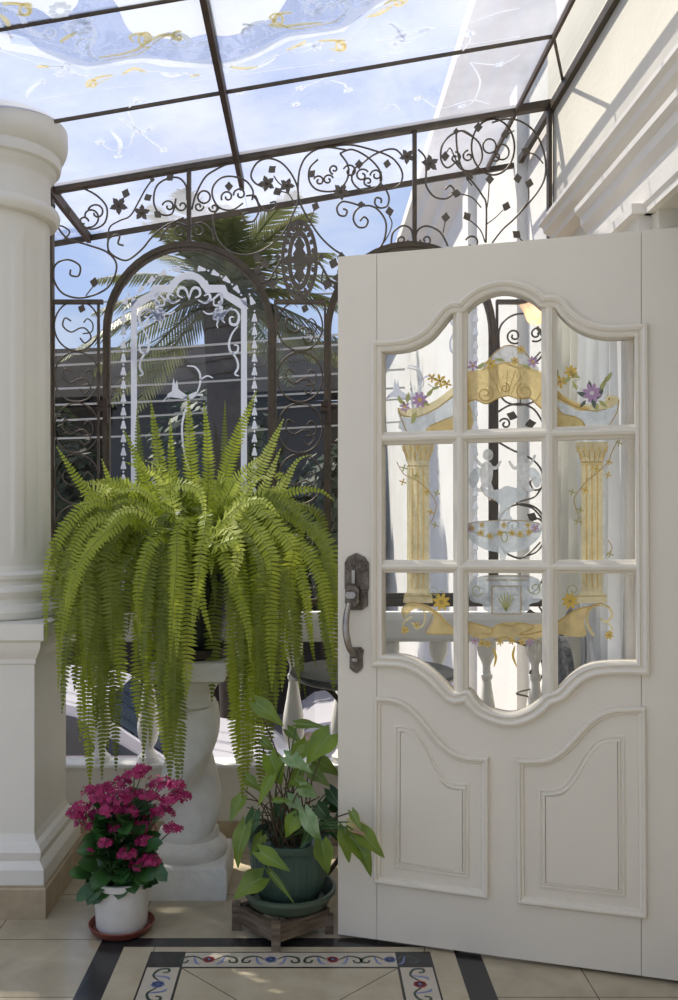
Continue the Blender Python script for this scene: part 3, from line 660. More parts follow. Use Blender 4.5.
# ------------------------------------------------------------------ arched windows in the screen
def arch_outline(cx, w, ytop, ybot, n=28, ry=None):
    ry = ry or w*1.05
    return [(cx-w, ybot)]+arc(cx, ytop+ry, w, ry, 180, 360, n)+[(cx+w, ybot)]
def make_window(name, dx):
    root = struct(name, (gx(189+dx), YW, gz(604)))
    T = lambda pts: [G.uv(x+dx, y) for x, y in pts]
    o = arch_outline(189, 85.5, 242, 600); i1 = arch_outline(189, 81.0, 247.5, 596); i2 = arch_outline(189, 78.8, 250.5, 593)
    mb = MB(); mb.prism(G, [T(o), T(i1)[::1]], -.015, .016); mb.build('frame', M['iron'], root, angle=50)
    mb = MB(); mb.prism(G, [T(i1), T(i2)], -.010, .010); mb.build('inner_frame', M['ironlite'], root, angle=50)
    mb = MB(); p = T(i1); mb.add([G.w(q, 0) for q in p], [tuple(range(len(p)))]); mb.build('glass_pane', M['window'], root, smooth=False)
    h0, h1 = .0006, .0022
    mb = MB()   # etched border band
    half = [(131,600),(131,302.5),(150,292),(153,285),(169,285),(171,280)]
    out_l = half+arc(189, 291, 20, 19, 212, 270, 8)
    in_h = [(137,596),(137,309),(155,297.5),(158.5,292.5),(172.5,293),(175,289)]+arc(189, 293, 13.5, 14, 205, 270, 8)
    mir = lambda L: L+[(378-x, y) for x, y in L[::-1][1:]]
    mb.prism(G, [T(mir(out_l)), T(mir(in_h))], h0, h1)
    mb.build('etched_border', M['etch'], root, smooth=False)
    mb = MB()   # bell garlands
    def bell(x, y, a, s=1.0):
        ca, sa = math.cos(a), math.sin(a)
        sh = [(0,-5),(1.4,-3.4),(1.9,-.5),(2.9,2.6),(2.2,4),(.8,3.2),(0,4.4),(-.8,3.2),(-2.2,4),(-2.9,2.6),(-1.9,-.5),(-1.4,-3.4)]
        mb.prism(G, [T([(x+s*(p*ca-q*sa), y+s*(p*sa+q*ca)) for p, q in sh])], h0, h1)
        mb.prism(G, [T([(x+s*(-7*-sa)+1.1*math.cos(b), y+s*(-7*ca)+1.1*math.sin(b)) for b in [2*PI*i/6 for i in range(6)]])], h0, h1)
    for sg in (-1, 1):
        for k in range(21): bell(189+sg*65.5, 318+k*13.4, 0)
        bell(189+sg*63, 301, sg*-.35)
        for k, aa in enumerate((22, 37, 51, 64, 78)):
            a = math.radians(180+aa) if sg < 0 else math.radians(360-aa)
            bell(189+60*math.cos(a), 322+54*math.sin(a), a+(0 if sg < 0 else PI))
    mb.build('etched_garland', M['etch'], root, smooth=False)
    mb = MB()   # scroll ornament
    for sg in (-1, 1):
        X = lambda pts: T([(189+sg*(x-189), y) for x, y in pts])
        def st(pts, a, b, m=None): stroke(mb, G, X(cr(pts, 5)), a*S, b*S, h0, h1, wm=(m*S if m else None))
        st([(189,300),(187,292),(184,288),(179,289),(178,295),(183,298)], 1, 1.2, 2.8)
        st([(180,300),(173,303),(168,299),(169,294),(174,296)], 1.2, 1, 2.8)
        st([(176,303),(166,300),(158,294),(156,300),(158,305),(164,305),(164,300)], 1, 1, 2.6)
        st([(150,310),(143,310),(139,316),(141,324),(147,324),(148,318),(144,317)], 1, 1.2, 2.8)
        st([(146,308),(152,312),(158,318)], 1.5, 3)
        st([(163,313),(170,314),(175,311)], 2, 1); st([(158,318),(161,324),(160,328)], 2, 1); st([(157,319),(153,323)], 2, 1)
        for (x, y) in ((157,308),(161,310),(160,315),(156,315),(163,318),(153,312),(158,303)):
            mb.prism(G, [X(arc(x, y, 2.3, 2.3, 0, 360, 8)[:-1])], h0, h1)
        st([(140,326),(146,334),(149,344),(147,352),(141,352),(140,346),(144,345)], 1, 1, 2.4)
        st([(146,352),(141,360),(140,368),(143,374),(139,376)], 2, 1, 2.2)
    for pts, a, b, m_ in (([(187,366),(195,367),(200,374),(200,384),(197,393)],1,1.5,2),([(200,380),(207,376),(213,378)],1.5,1,1.6),([(197,393),(190,397),(184,399)],3,2,5),
                          ([(196,395),(203,395)],1,2.5,None),([(188,402),(184,415),(182,430),(184,450),(189,470)],1.5,1.5,2),([(163,402),(165,399),(168,396)],.8,1.2,None)):
        stroke(mb, G, T(cr(pts, 5)), a*S, b*S, h0, h1, wm=(m_*S if m_ else None))
    mb.prism(G, [T([(165,399),(168,394),(172,391),(172.5,385),(173.5,378),(175.5,385),(177,380),(178.5,389),(182,392),(188,396),(191,400),(184,399),(177,398),(171,397)])], h0, h1)
    for sg in (-1, 1):
        for k in range(7):
            a = 2*PI*k/7; cx_, cy_ = 189+sg*(-30), 315
            mb.prism(G, [T([(cx_+4.2*math.cos(a)+2.3*math.cos(b), cy_+4.2*math.sin(a)+2.3*math.sin(b)) for b in [2*PI*i/7 for i in range(7)]])], h0, h1)
        mb.prism(G, [T([(189-sg*30+2*math.cos(b), 315+2*math.sin(b)) for b in [2*PI*i/7 for i in range(7)]])], h0, h1)
    mb.build('etched_scroll', M['etch'], root, smooth=False)
    mb = MB(); mb.box((gx(100+dx), YW-.045, gz(412)), (gx(106+dx), YW-.02, gz(402))); mb.box((gx(106+dx), YW-.05, gz(424)), (gx(110+dx), YW-.03, gz(400)))
    mb.tube([(gx(100+dx), YW-.045, gz(407)), (gx(114+dx), YW-.045, gz(407))], .006, 6)
    mb.build('hinge', M['beam'], root, smooth=False)
    return root
make_window('window_1', 0); make_window('window_2', 221)
# fixed glass behind the scrolls around the arches
gl = struct('window_3')
for a, b in ((53.5, 103), (275, 325), (496, 547.5)):
    mb = MB(); p = [G.w(G.uv(x, y), -.012) for x, y in ((a, 598), (b, 598), (b, 304), (a, 304))]; mb.add(p, [(0,1,2,3)]); mb.build('glass_pane', M['window'], gl, smooth=False)

# ------------------------------------------------------------------ balustrade
bal = thing('balustrade', (0, 3.8, .33), 'white masonry balustrade with turned balusters on the low wall below the screen', 'balustrade')
mb = MB(); run = [(3.745, gz(612.5)), (3.86, gz(612.5)), (3.865, gz(618)), (3.86, gz(640)), (3.745, gz(640)), (3.74, gz(636)), (3.74, gz(618))]
n = len(run); vs = [(-3.2, y, z) for y, z in run]+[(1.03, y, z) for y, z in run]
mb.add(vs, [(i, (i+1)%n, (i+1)%n+n, i+n) for i in range(n)]+[tuple(range(n)), tuple(range(n, 2*n))]); mb.build('handrail', M['white'], bal, smooth=False)
bp = [(.040,765),(.043,763),(.043,759),(.030,756),(.020,752),(.022,750),(.036,744),(.045,737),(.047,730),(.042,718),(.031,703),(.022,690),(.019,683),(.024,682),(.025,678),(.019,677),(.016,672),(.017,668),(.026,663),(.036,658),(.040,652),(.040,646),(.034,643),(.043,642),(.043,640)]
prof = [(r, gz(y)-gz(765)) for r, y in bp]
mb = MB(); mb.lathe((0, 3.8, .33), prof, 24); b0 = mb.build('baluster', M['white'], bal)
base_me = b0.data
for i, px in enumerate([-93+48.3*k for k in range(14)]):
    o = b0 if i == 0 else b0.copy()
    if i: COL.objects.link(o)
    o.parent = bal; o.location = (gx(px), 0, 0)

# ------------------------------------------------------------------ column
CXc, CYc = -1.148, 3.295
col = thing('column', (CXc, CYc, 0), 'big white classical column with fluted shaft on a square moulded plinth at the left edge', 'column')
zc = lambda y: EYE+(520-y)/FP*3.27
mb = MB(); mb.squares((CXc, CYc, 0), [(.255, .0), (.255, .10), (.25, .105), (.25, .112)]); mb.build('tile_base', M['tilebase'], col, smooth=False)
mb = MB(); mb.squares((CXc, CYc, .112), [(.245, 0), (.245, .05), (.240, .06), (.225, .075), (.230, .09), (.232, .105), (.222, .125), (.208, .135), (.200, .16)]+[(.200, .16), (.200, .74), (.206, .745), (.206, .76), (.215, .775), (.228, .80), (.230, .82), (.245, .83), (.245, .885), (.225, .89)])
mb.build('plinth', M['column'], col, angle=25)
mb = MB(); z0 = 1.0
mb.lathe((CXc, CYc, z0), [(.225, 0), (.235, .01), (.24, .03), (.232, .05), (.216, .057), (.213, .075), (.220, .085), (.224, .10), (.218, .115), (.206, .122), (.206, .135), (.212, .145), (.212, .158), (.200, .17), (.194, .19)], 64)
mb.build('shaft_base', M['column'], col, angle=25)
zt = zc(222)
def flute(r, z, a):
    if 1.24 < z+z0*0 < zt-.06:
        k = (a*10/(2*PI)+.32) % 1; e = min(1, max(0, (z-1.24)/.03), (zt-.06-z)/.03)
        if .18 < k < .82: return r-.0075*e*min(1, (0.32-abs(k-.5))/.03)
    return r
mb = MB(); mb.lathe((CXc, CYc, 0), [(.194, 1.18)]+[(.192-.004*i/40, 1.2+(zt-1.2)*i/40) for i in range(41)], 168, rf=flute); mb.build('shaft', M['column'], col, angle=50)
cp = [(.188, zt), (.214, zt+.004), (.224, zt+.02), (.226, zt+.04), (.220, zt+.056), (.204, zt+.062), (.192, zt+.07), (.190, zt+.17), (.194, zt+.19), (.206, zt+.205), (.210, zt+.215), (.212, zt+.225), (.226, zt+.232), (.230, zt+.255), (.226, zt+.275), (.240, zt+.29), (.250, zt+.315), (.254, zt+.34), (.252, zt+.395), (.246, zt+.405)]
mb = MB(); cp = [(r, zt+(z-zt)*.88) for r, z in cp]; mb.lathe((CXc, CYc, 0), cp, 72); mb.build('capital', M['column'], col, angle=30)

# ------------------------------------------------------------------ open white door
DA = Vector((.0904, 2.907, .012)); DB = Vector((1.0684, 2.613, .012))
D = Plane(DA, (DB-DA), (0, 0, 1))
door = struct('door_1', (0.09, 2.907, .012)); door['label'] = 'open white door with painted glass panes'
H = 2.188; TH = .042; W = 1.045
g = D.uvs
gap = .0015; uL = D.uv(377, 600)[0]; uR = D.uv(641, 600)[0]
ot = [(382,352),(402,350.5),(415,347),(427,341),(437,332),(443,325),(451.5,316)]
topc = [(454,314),(466,318),(468,311),(478,301),(491,294.5),(503,292),(518,294.5),(533,300.5),(540,309)]
top = [(382.5,352),(395,351.5),(408,349.5),(420,345),(431,338),(440,328),(448,318),(454,313.5),(463,313.5),(470,307),(478,300.5),(490,294.5),(504,292),(518,294.5),(532,300.5),(541,308),(554,308),(560,315),(568,323),(578,330),(592,335.5),(610,338),(634.5,337)]
bot = [(636.5,662),(618,661.8),(600,663),(588,665.5),(577,671),(566,680),(557,689.5),(545,694),(537,702),(526,709.5),(511,714),(494,711),(480,703.5),(469,690),(455,692),(448,686),(438,676),(427,667),(415,660),(402,656),(382.5,655)]
OPEN = g(cr(top, 3)+cr(bot, 3))
slab = lambda u0, u1: [(u0, 0), (u1, 0), (u1, H), (u0, H)]
ul_, ur_ = D.uv(382.5, 500)[0], D.uv(635.5, 500)[0]
mb = MB(); mb.prism(D, [slab(0, uL-gap)], -TH, 0); mb.build('stile', M['door'], door, smooth=False)
mb = MB(); mb.prism(D, [slab(uR+gap, W)], -TH, 0); mb.build('stile', M['door'], door, smooth=False)
mb = MB(); mb.prism(D, [slab(uL, uR), OPEN], -TH, -.0004); mb.build('door_leaf', M['door'], door, angle=30)
mprof = [(-.001, -.002), (.000, .010), (.004, .014), (.009, .015), (.0125, .010), (.016, .010), (.019, .016), (.027, .020), (.034, .017), (.037, .006), (.0385, -.002)]
ar = sum(OPEN[i][0]*OPEN[(i+1)%len(OPEN)][1]-OPEN[(i+1)%len(OPEN)][0]*OPEN[i][1] for i in range(len(OPEN)))
path = OPEN if ar < 0 else OPEN[::-1]      # clockwise, so offsets run outwards
mb = MB(); mb.sweep(D, path, mprof); mb.build('glazing_moulding', M['door'], door, angle=35)
mb = MB(); D2 = Plane(D.w((0, 0), -TH), D.u, D.v); D2.n = -D.n; mb.sweep(D2, path, mprof); mb.build('rear_moulding', M['door'], door, angle=35)
# glazing bars with a rounded face
def gbar(p0, p1, w):
    a = Vector(D.uv(*p0)); b = Vector(D.uv(*p1)); d = (b-a).normalized(); n = Vector((-d.y, d.x))
    pr = [(-w/2, -.036), (-w/2, -.004), (-w/2+.006, .000), (-w*.28, .003), (-w*.2, .009), (0, .012), (w*.2, .009), (w*.28, .003), (w/2-.006, .0), (w/2, -.004), (w/2, -.036)]
    vs = [D.w(a+n*o, h) for o, h in pr]+[D.w(b+n*o, h) for o, h in pr]; m = len(pr)
    mb = MB(); mb.add(vs, [(i, i+1, i+1+m, i+m) for i in range(m-1)]+[(m-1, 0, m, 2*m-1), tuple(range(m)), tuple(range(m, 2*m))]); mb.build('glazing_bar', M['door'], door, angle=35)
gbar((459.5, 310), (460.5, 696), .044); gbar((549, 305), (550, 696), .046)
gbar((380, 438.5), (636, 431), .040); gbar((380, 566.5), (637, 567), .040)
mb = MB(); mb.add([D.w(p, -.020) for p in OPEN], [tuple(range(len(OPEN)))]); mb.build('glass_pane', M['clear'], door, smooth=False)
# raised lower panels
p1 = g(cr([(374,697),(386,696.5),(400,699.5),(411,706),(421,716),(430,727),(439,738),(448,746.5),(458,752.5),(470,755.5),(489,756.5)], 3)+[(489,898),(373.5,882)])
p2 = g(cr([(516,758),(530,758.5),(545,757.5),(556,752.5),(566,744),(576,733),(586,722.5),(597,714),(608,709),(622,707),(646,706.5)], 3)+[(647.5,918),(517,902.5)])
pprof = [(.0, -.001), (.001, .010), (.006, .015), (.012, .014), (.015, .007), (.022, .005), (.025, -.004), (.036, -.008), (.036, .0)]
for pp in (p1, p2):
    ar = sum(pp[i][0]*pp[(i+1)%len(pp)][1]-pp[(i+1)%len(pp)][0]*pp[i][1] for i in range(len(pp)))
    q = pp if ar > 0 else pp[::-1]
    mb = MB(); mb.sweep(D, q, [(.0, -.001), (.001, .010), (.005, .0145), (.011, .014), (.015, .007), (.0215, .005), (.0235, .0005), (.0235, -.001)]); mb.build('panel_moulding', M['door'], door, angle=35)
def inset(src, dx0, dx1, dtop, dbot):
    us = [p[0] for p in src]; u0, u1 = min(us), max(us); cu = (u0+u1)/2
    zb = min(p[1] for p in src); out = []
    for u, z in src:
        t = (u-u0)/(u1-u0); nu = u0+dx0+t*(u1-u0-dx0-dx1)
        out.append((nu, z-dtop if z > zb+.15 else z+dbot))
    return out
for pp in (p1, p2):
    q = inset(pp, .068, .062, .088, .055); ar = sum(q[i][0]*q[(i+1)%len(q)][1]-q[(i+1)%len(q)][0]*q[i][1] for i in range(len(q)))
    q = q if ar > 0 else q[::-1]
    mb = MB(); mb.sweep(D, q, [(-.001, -.001), (.0, .003), (.004, .004), (.006, .001), (.010, .001), (.012, .005), (.017, .006), (.019, -.001)]); 
    ins = inset(pp, .088, .082, .108, .074); mb.prism(D, [ins], -.001, .004); mb.build('raised_panel', M['door'], door, angle=35)
# rail joints, thin grooves at the stiles: narrow gaps are left between the boards above
# handle set
hs = MB()
plate = g([(346,606),(346.5,592),(345,588),(345,563),(348,557),(356.5,553),(365,557),(369,563),(369,588),(368,592),(368,606),(362,610),(351,610)])
hs.prism(D, [plate], 0, .006); hp = hs.build('handle', M['brass'], door, angle=30); 
hs = MB()
for k in range(11):
    a = math.radians(200+14*k); hs.tube([D.w(D.uv(357, 575), .006), D.w(D.uv(357+11*math.cos(a), 575+18*math.sin(a)), .007)], .0016, 5)
hs.build('plate_relief', M['brass'], hp)
hs = MB(); hs.lathe(D.w(D.uv(355, 578), .0)-Vector((0, 0, .012)), [(.004, 0), (.006, .012), (.004, .024)], 10); hs.prism(D, [g([(353,570),(356,570),(356,583),(353,583)])], .006, .018); hs.build('thumb_turn', M['chrome'], hp)
hs = MB(); c_ = g([(347,602),(347.5,589),(351,585),(358,585),(361,589),(361,602),(357,606),(351,606)]); hs.prism(D, [c_], .006, .030); hs.build('latch_box', M['brass'], hp, angle=30)
hs = MB(); hs.prism(D, [g([(348,594),(350,591),(357,591),(359,594),(357,597.5),(350,597.5)])], .030, .040); hs.build('thumb_latch', M['chrome'], hp)
hs = MB()
gp = [(351.5,603,.030), (350.5,609,.040), (350,618,.050), (350.2,628,.055), (351.5,638,.054), (353,646,.046), (355,652,.030), (355.5,656,.010)]
hs.tube([D.w(D.uv(x, y), h) for x, y, h in cr(gp, 4)], [.0085+.0025*math.sin(PI*i/28) for i in range(29)], 12); hs.build('grip', M['chrome'], hp)
hs = MB(); hs.prism(D, [g([(350,650),(353,647),(361,647),(364,650),(363,656),(363,667),(361,670),(357,673),(353,671),(350,668)])], 0, .006); hs.build('lower_plate', M['brass'], hp, angle=30)
hs = MB(); hs.lathe(D.w(D.uv(356, 659), .018)-Vector((0, 0, .010)), [(.002, 0), (.010, .004), (.012, .010), (.010, .016), (.002, .020)], 12); hs.build('screw_cap', M['chrome'], hp)
for uu, zz in ((W+.004, .35), (W+.004, 1.1), (W+.004, 1.85)):
    mb = MB(); c = D.w((uu, zz-.05), -.02); mb.tube([c, c+Vector((0, 0, .1))], .007, 8); mb.build('hinge', M['brass'], door)

# painted picture on the panes (traced on the glass plane, clipped by the bars in front of it)
DG = Plane(D.w((0, 0), -.020), D.u, D.v); dg = DG.uvs
class Paint:
    def __init__(s): s.k = {}; s.lv = 0
    def fill(s, key, pts, smooth=4, lv=0):
        q = cr(pts, smooth, True) if smooth > 1 else pts
        s.k.setdefault(key, MB()).prism(DG, [dg(q)], .0004+.0006*lv, .0008+.0006*lv)
    def line(s, key, pts, w=1.0, w1=None, wm=None, lv=3, k=5):
        q = cr(pts, k) if k > 1 else pts; sc_ = .0031
        stroke(s.k.setdefault(key, MB()), DG, dg(q), w*sc_, (w1 if w1 is not None else w)*sc_, .0004+.0006*lv, .0008+.0006*lv, wm=(wm*sc_ if wm else None))
    def flower(s, key, x, y, r, n=6, c='yellow', lv=4):
        for i in range(n):
            a = 2*PI*i/n+.3; m = s.k.setdefault(key, MB())
            ca, sa = math.cos(a), math.sin(a)
            pts = [(x+r*(p*ca-q*sa), y+r*(p*sa+q*ca)) for p, q in ((.1,0),(.45,-.22),(.8,-.18),(1.05,0),(.8,.18),(.45,.22))]
            m.prism(DG, [dg(pts)], .0004+.0006*lv, .0008+.0006*lv)
        s.k.setdefault(c, MB()).prism(DG, [dg(arc(x, y, r*.24, r*.24, 0, 360, 8)[:-1])], .0008+.0006*lv, .0014+.0006*lv)
    def leafs(s, key, x, y, r, a, lv=4):
        a = math.radians(a); ca, sa = math.cos(a), math.sin(a)
        s.k.setdefault(key, MB()).prism(DG, [dg([(x+r*(p*ca-q*sa), y+r*(p*sa+q*ca)) for p, q in ((-1,0),(-.3,-.35),(.4,-.28),(1,0),(.4,.28),(-.3,.35))])], .0004+.0006*lv, .0008+.0006*lv)
pt = Paint()
# pediment: white bowls left and right, gold shell in the middle
pt.fill('frost', [(398,410),(410,418),(430,412),(450,398),(470,388),(470,431),(404,431),(400,420)], 3)
pt.fill('goldlite', [(398,408),(406,409),(420,407),(436,400),(452,388),(470,378),(470,388),(452,398),(432,412),(414,417),(401,416)], 3, 1)
pt.fill('gold', [(430,426),(440,421),(452,418),(462,410),(470,404),(470,432),(428,432)], 3, 2)
pt.line('amber', [(398,408),(402,420),(407,432)], 1); pt.line('amber', [(400,415),(416,417),(436,409),(454,395),(466,384)], .9); pt.line('amber', [(430,426),(446,419),(457,414),(466,404)], .9)
pt.fill('gold', [(466,374),(478,370),(492,366),(505,362),(520,366),(534,370),(545,374),(556,388),(556,402),(543,410),(536,404),(528,398),(518,399),(508,396),(496,400),(486,404),(476,400),(466,402)], 3, 1)
pt.fill('frostw', [(482,370),(490,357),(500,348),(512,345),(522,350),(534,362),(539,371),(524,366),(505,363)], 4, 0)
pt.line('amber', [(484,368),(492,356),(503,347),(514,346),(524,352),(535,364)], 1.0); pt.line('goldlite', [(482,370),(504,363),(524,366),(538,372)], 2)
for x in (488, 496, 508, 516, 526): pt.line('amber', [(x, 370), (505+(x-505)*.55, 384), (505+(x-505)*.3, 394)], .55)
pt.line('amber', spi(485, 394, 9, -60, 560, .15), .9, k=1); pt.line('amber', spi(525, 392, 9, 240, -560, .15), .9, k=1); pt.line('amber', spi(505, 388, 5, -90, 500, .2), .9, k=1)
pt.line('amber', [(466,402),(476,400),(486,404),(497,399),(508,396),(519,399),(529,398),(537,405),(543,410)], 1)
pt.fill('gold', [(541,376),(556,390),(572,402),(590,408),(580,411),(566,404),(552,396)], 3, 2)
pt.fill('frost', [(556,392),(574,406),(596,411),(612,405),(619,400),(616,412),(610,425),(606,431),(556,431)], 3)
pt.fill('goldlite', [(556,390),(570,399),(586,404),(600,404),(612,396),(619,398),(617,404),(604,410),(588,411),(570,405),(556,397)], 3, 1)
pt.fill('gold', [(556,406),(562,413),(574,417),(584,423),(585,431),(556,431)], 3, 2)
pt.line('amber', [(556,406),(563,414),(575,417),(583,422),(586,431)], .9); pt.line('amber', [(619,400),(617,412),(610,424),(606,431)], .9); pt.line('amber', [(556,396),(572,405),(592,411),(606,409)], .8)
# flowers over the pediment
pt.flower('lilac', 420, 400, 8.5, 8); pt.flower('lilac', 405, 407, 5.5, 6); pt.flower('yellow', 440, 381, 7, 6, 'amber'); pt.flower('yellow', 432, 378, 5, 5, 'amber'); pt.flower('yellow', 447, 384, 5, 5, 'amber')
for x, y, r, a in ((408,398,6,100),(414,418,7,110),(430,393,6,-50),(404,404,5,60),(426,404,5,20),(400,400,5,70),(436,388,5,160)): pt.leafs('olive', x, y, r, a)
pt.line('frostw', [(407,368),(418,371),(424,382),(420,390)], 1.2); pt.line('frostw', [(428,384),(434,388)], 1)
pt.flower('lilac', 473, 366, 6, 5, 'amber'); pt.flower('yellow', 491, 364, 6, 6, 'amber'); pt.leafs('olive', 481, 366, 6, -40); pt.flower('yellow', 515, 361, 4.5, 6, 'amber'); pt.flower('yellow', 521, 350, 4.5, 6, 'amber'); pt.flower('lilac', 533, 362, 6, 6)
pt.leafs('olive', 527, 367, 5, 30); pt.leafs('olive', 500, 360, 5, 10)
for x, y, r, a in ((584,395,8,200),(600,394,7,-60),(590,386,6,-100),(594,404,7,70),(583,404,5,130)): pt.leafs('dgreen', x, y, r, a, 3)
pt.flower('lilac', 592, 393, 10, 8, 'frostw'); pt.flower('yellow', 560, 382, 7, 6, 'amber'); pt.flower('yellow', 571, 372, 7, 7, 'amber'); pt.flower('goldlite', 609, 399, 5, 6, 'amber')
for x, y, r, a in ((567,380,6,-30),(575,376,6,20),(603,385,7,-60),(608,378,7,-50),(575,386,5,60),(603,404,6,40),(597,408,5,90),(557,374,5,-80)): pt.leafs('olive', x, y, r, a)
pt.line('olive', [(598,392),(604,382),(611,372)], .7); pt.line('frostw', spi(576, 388, 5, 0, 400, .3), 1, k=1); pt.line('olive', [(571,383),(580,379)], .6)
# gold columns in the side panes
for x0, x1, y0, y1 in ((407, 429, 466, 603), (581, 603, 462, 603)):
    pt.fill('goldlite', [(x0,y0),(x1,y0),(x1,y1-12),(x1+3,y1-8),(x1+4,y1),(x0-4,y1),(x0-3,y1-8),(x0,y1-12)], 1)
    pt.fill('goldlite', [(x0-5,442),(x1+5,442),(x1+3,452),(x1-1,466),(x0+1,466),(x0-3,452)], 1)
    for k in range(1, 4):
        xx = x0+(x1-x0)*k/4; pt.line('gold', [(xx, y0+2), (xx, y1-14)], 1.5, lv=2, k=1)
    pt.line('amber', [(x0-.5,y0),(x1+.5,y0)], .8, k=1); pt.line('frostw', [(x1+1,y0),(x1+1,y1-10)], 1.4, k=1); pt.line('amber', [(x0-4,y1-7),(x1+4,y1-7)], .7, k=1)
    for k in range(9):
        xx = x0-3+k*(x1-x0+6)/8; pt.leafs('gold', xx, 449+(k % 2)*7, 4.2, -90+(k-4)*9, 2)
    for k in range(6):
        xx = x0+k*(x1-x0)/5; pt.line('amber', [(xx, 461), (xx+(k-2.5)*.8, 454), (xx+(k-2.5)*1.8, 450)], .6)
# twining sprays on the columns
for pts in ([(397,462),(404,474),(416,480),(428,490),(436,503),(434,516),(429,525)],[(618,440),(612,452),(608,462),(598,472),(588,480),(578,492),(574,500),(578,514),(582,524)],[(606,556),(612,548),(608,540)]):
    pt.line('amber', pts, .8)
for x, y in ((416,476),(427,492),(437,493),(431,512),(435,525),(404,468),(403,482),(619,443),(609,462),(596,469),(572,492),(585,490),(580,510),(577,521),(608,475),(610,554)):
    pt.flower('yellow' if (x+y) % 2 else 'olive', x, y, 3.8, 4, 'amber')
# fountain, urn and two etched cherub shapes in the centre column (plain figures)
pt.fill('frost', [(467,524),(480,521),(505,520),(528,521),(541,524),(541,534),(534,543),(520,551),(508,553),(505,560),(500,560),(499,553),(486,550),(474,543),(467,534)], 3)
pt.fill('frost', [(498,520),(500,506),(494,500),(484,494),(481,486),(490,490),(500,489),(506,486),(516,488),(526,492),(522,500),(512,505),(510,514),(512,520)], 3)
pt.line('amber', [(467,524),(486,521),(505,520),(526,521),(541,524)], .6)
pt.line('amber', [(481,487),(485,495),(495,501)], .6)
for sg, ox in ((1, 487), (-1, 523)):
    X = lambda q: ox+sg*q
    pt.fill('frostw', [(X(-4),463),(X(3),462),(X(6),470),(X(5),480),(X(1),488),(X(-5),484),(X(-7),474)], 3, 1)
    pt.fill('frostw', arc(X(1), 455, 5.4, 6, 0, 360, 12)[:-1], 1, 1)
    pt.line('frostw', [(X(3),466),(X(9),468),(X(14),461)], 4, 2.2, lv=2); pt.line('frostw', [(X(-3),467),(X(-9),462),(X(-12),455)], 4, 2.2, lv=2)
    pt.line('frostw', [(X(2),484),(X(5),492),(X(2),500)], 5, 3, lv=2); pt.line('frostw', [(X(-3),484),(X(-6),490),(X(-11),489)], 5, 3, lv=2)
    pt.fill('frost', [(X(-6),468),(X(-14),470),(X(-19),480),(X(-14),488),(X(-8),480)], 3)
for x, y, a in ((472,528,3.4),(481,533,4),(490,536,3.6),(500,533,3.6),(512,533,3.6),(520,534,3.8),(529,532,3.8),(482,525,3),(504,525,3.2),(528,525,3)): pt.flower('yellow', x, y, a, 6, 'amber')
pt.flower('lilac', 535, 528, 4.4, 6, 'amber'); pt.flower('lilac', 470, 529, 4, 6, 'amber'); pt.line('olive', [(470,530),(488,537),(505,532),(522,537),(538,528)], .7)
pt.line('olive', arc(504.5, 537, 3, 5, 0, 360, 16), 1, k=1)
pt.fill('frost', [(470,583),(478,577),(492,575),(520,575),(534,577),(541,583),(541,600),(530,604),(524,612),(488,612),(482,604),(470,600)], 3)
pt.fill('frostw', [(492,586),(521,586),(521,614),(492,614)], 1, 1)
for q in ([(492,586),(521,586)],[(492,614),(521,614)],[(492,586),(492,614)],[(521,586),(521,614)],[(484,576),(530,576)],[(486,580),(528,580)]): pt.line('amber', q, .8, k=1)
for a in (-120,-100,-80,-60,-140,-40): pt.line('olive', [(506,611),(506+10*math.cos(math.radians(a)),606+13*math.sin(math.radians(a)))], 1.2, k=1)
pt.line('olive', spi(477, 590, 7, 0, 400, .3), .8, k=1); pt.line('olive', spi(535, 588, 7, 180, -400, .3), .8, k=1)
# butterflies and lower garland
pt.line('olive', spi(434, 592, 7, 60, 500, .2), .7, k=1); pt.line('olive', spi(441, 594, 6, 180, -400, .2), .6, k=1); pt.line('olive', spi(573, 590, 7, 60, 500, .2), .7, k=1)
pt.fill('gold', [(402,612),(412,603),(424,604),(436,610),(446,620),(454,628),(466,632),(466,638),(452,634),(428,634),(428,630),(434,616),(424,610),(414,609),(407,615)], 3, 1)
pt.line('goldlite', [(405,618),(403,610),(410,603),(420,605),(425,614),(424,624),(417,628),(412,622)], 3.2, 2.2, lv=2); pt.line('amber', [(405,618),(402,610),(410,602.5),(421,604),(434,611),(444,621),(454,629)], .8)
pt.line('amber', [(435,610),(430,622),(427,633),(452,634)], .8); pt.line('goldlite', [(412,616),(403,624),(406,632)], 2, lv=2); pt.flower('yellow', 405, 630, 4.5, 6, 'amber'); pt.flower('yellow', 417, 625, 3.5, 5, 'amber')
pt.flower('yellow', 441.5, 602, 9, 8, 'amber'); pt.flower('yellow', 570, 601, 8.5, 8, 'amber')
pt.fill('gold', [(466,622),(480,624),(492,628),(500,623),(516,622),(528,624),(542,624),(558,620),(574,610),(588,606),(598,605),(588,612),(584,622),(586,636),(568,636),(558,634),(545,636),(530,640),(516,637),(505,640),(494,637),(480,639),(466,632)], 3, 1)
pt.line('amber', [(466,622),(480,625),(492,629),(490,634),(481,633)], .9); pt.line('amber', [(492,629),(500,624),(510,626),(522,623),(534,627),(520,634),(530,634),(545,630)], .9)
pt.line('amber', [(558,622),(574,611),(590,606),(600,605)], .9); pt.line('amber', [(494,640),(505,637),(516,641),(526,637),(540,641)], .8)
pt.line('goldlite', [(594,636),(588,626),(588,612),(597,605),(608,607),(612,615),(606,622),(600,618)], 3.2, 2.2, lv=2); pt.line('amber', [(592,630),(586,618),(590,608),(600,603),(610,608)], .7); pt.flower('yellow', 609, 635, 4.8, 7, 'amber')
pt.line('goldlite', [(606,622),(612,628),(609,636)], 1.6, lv=2)
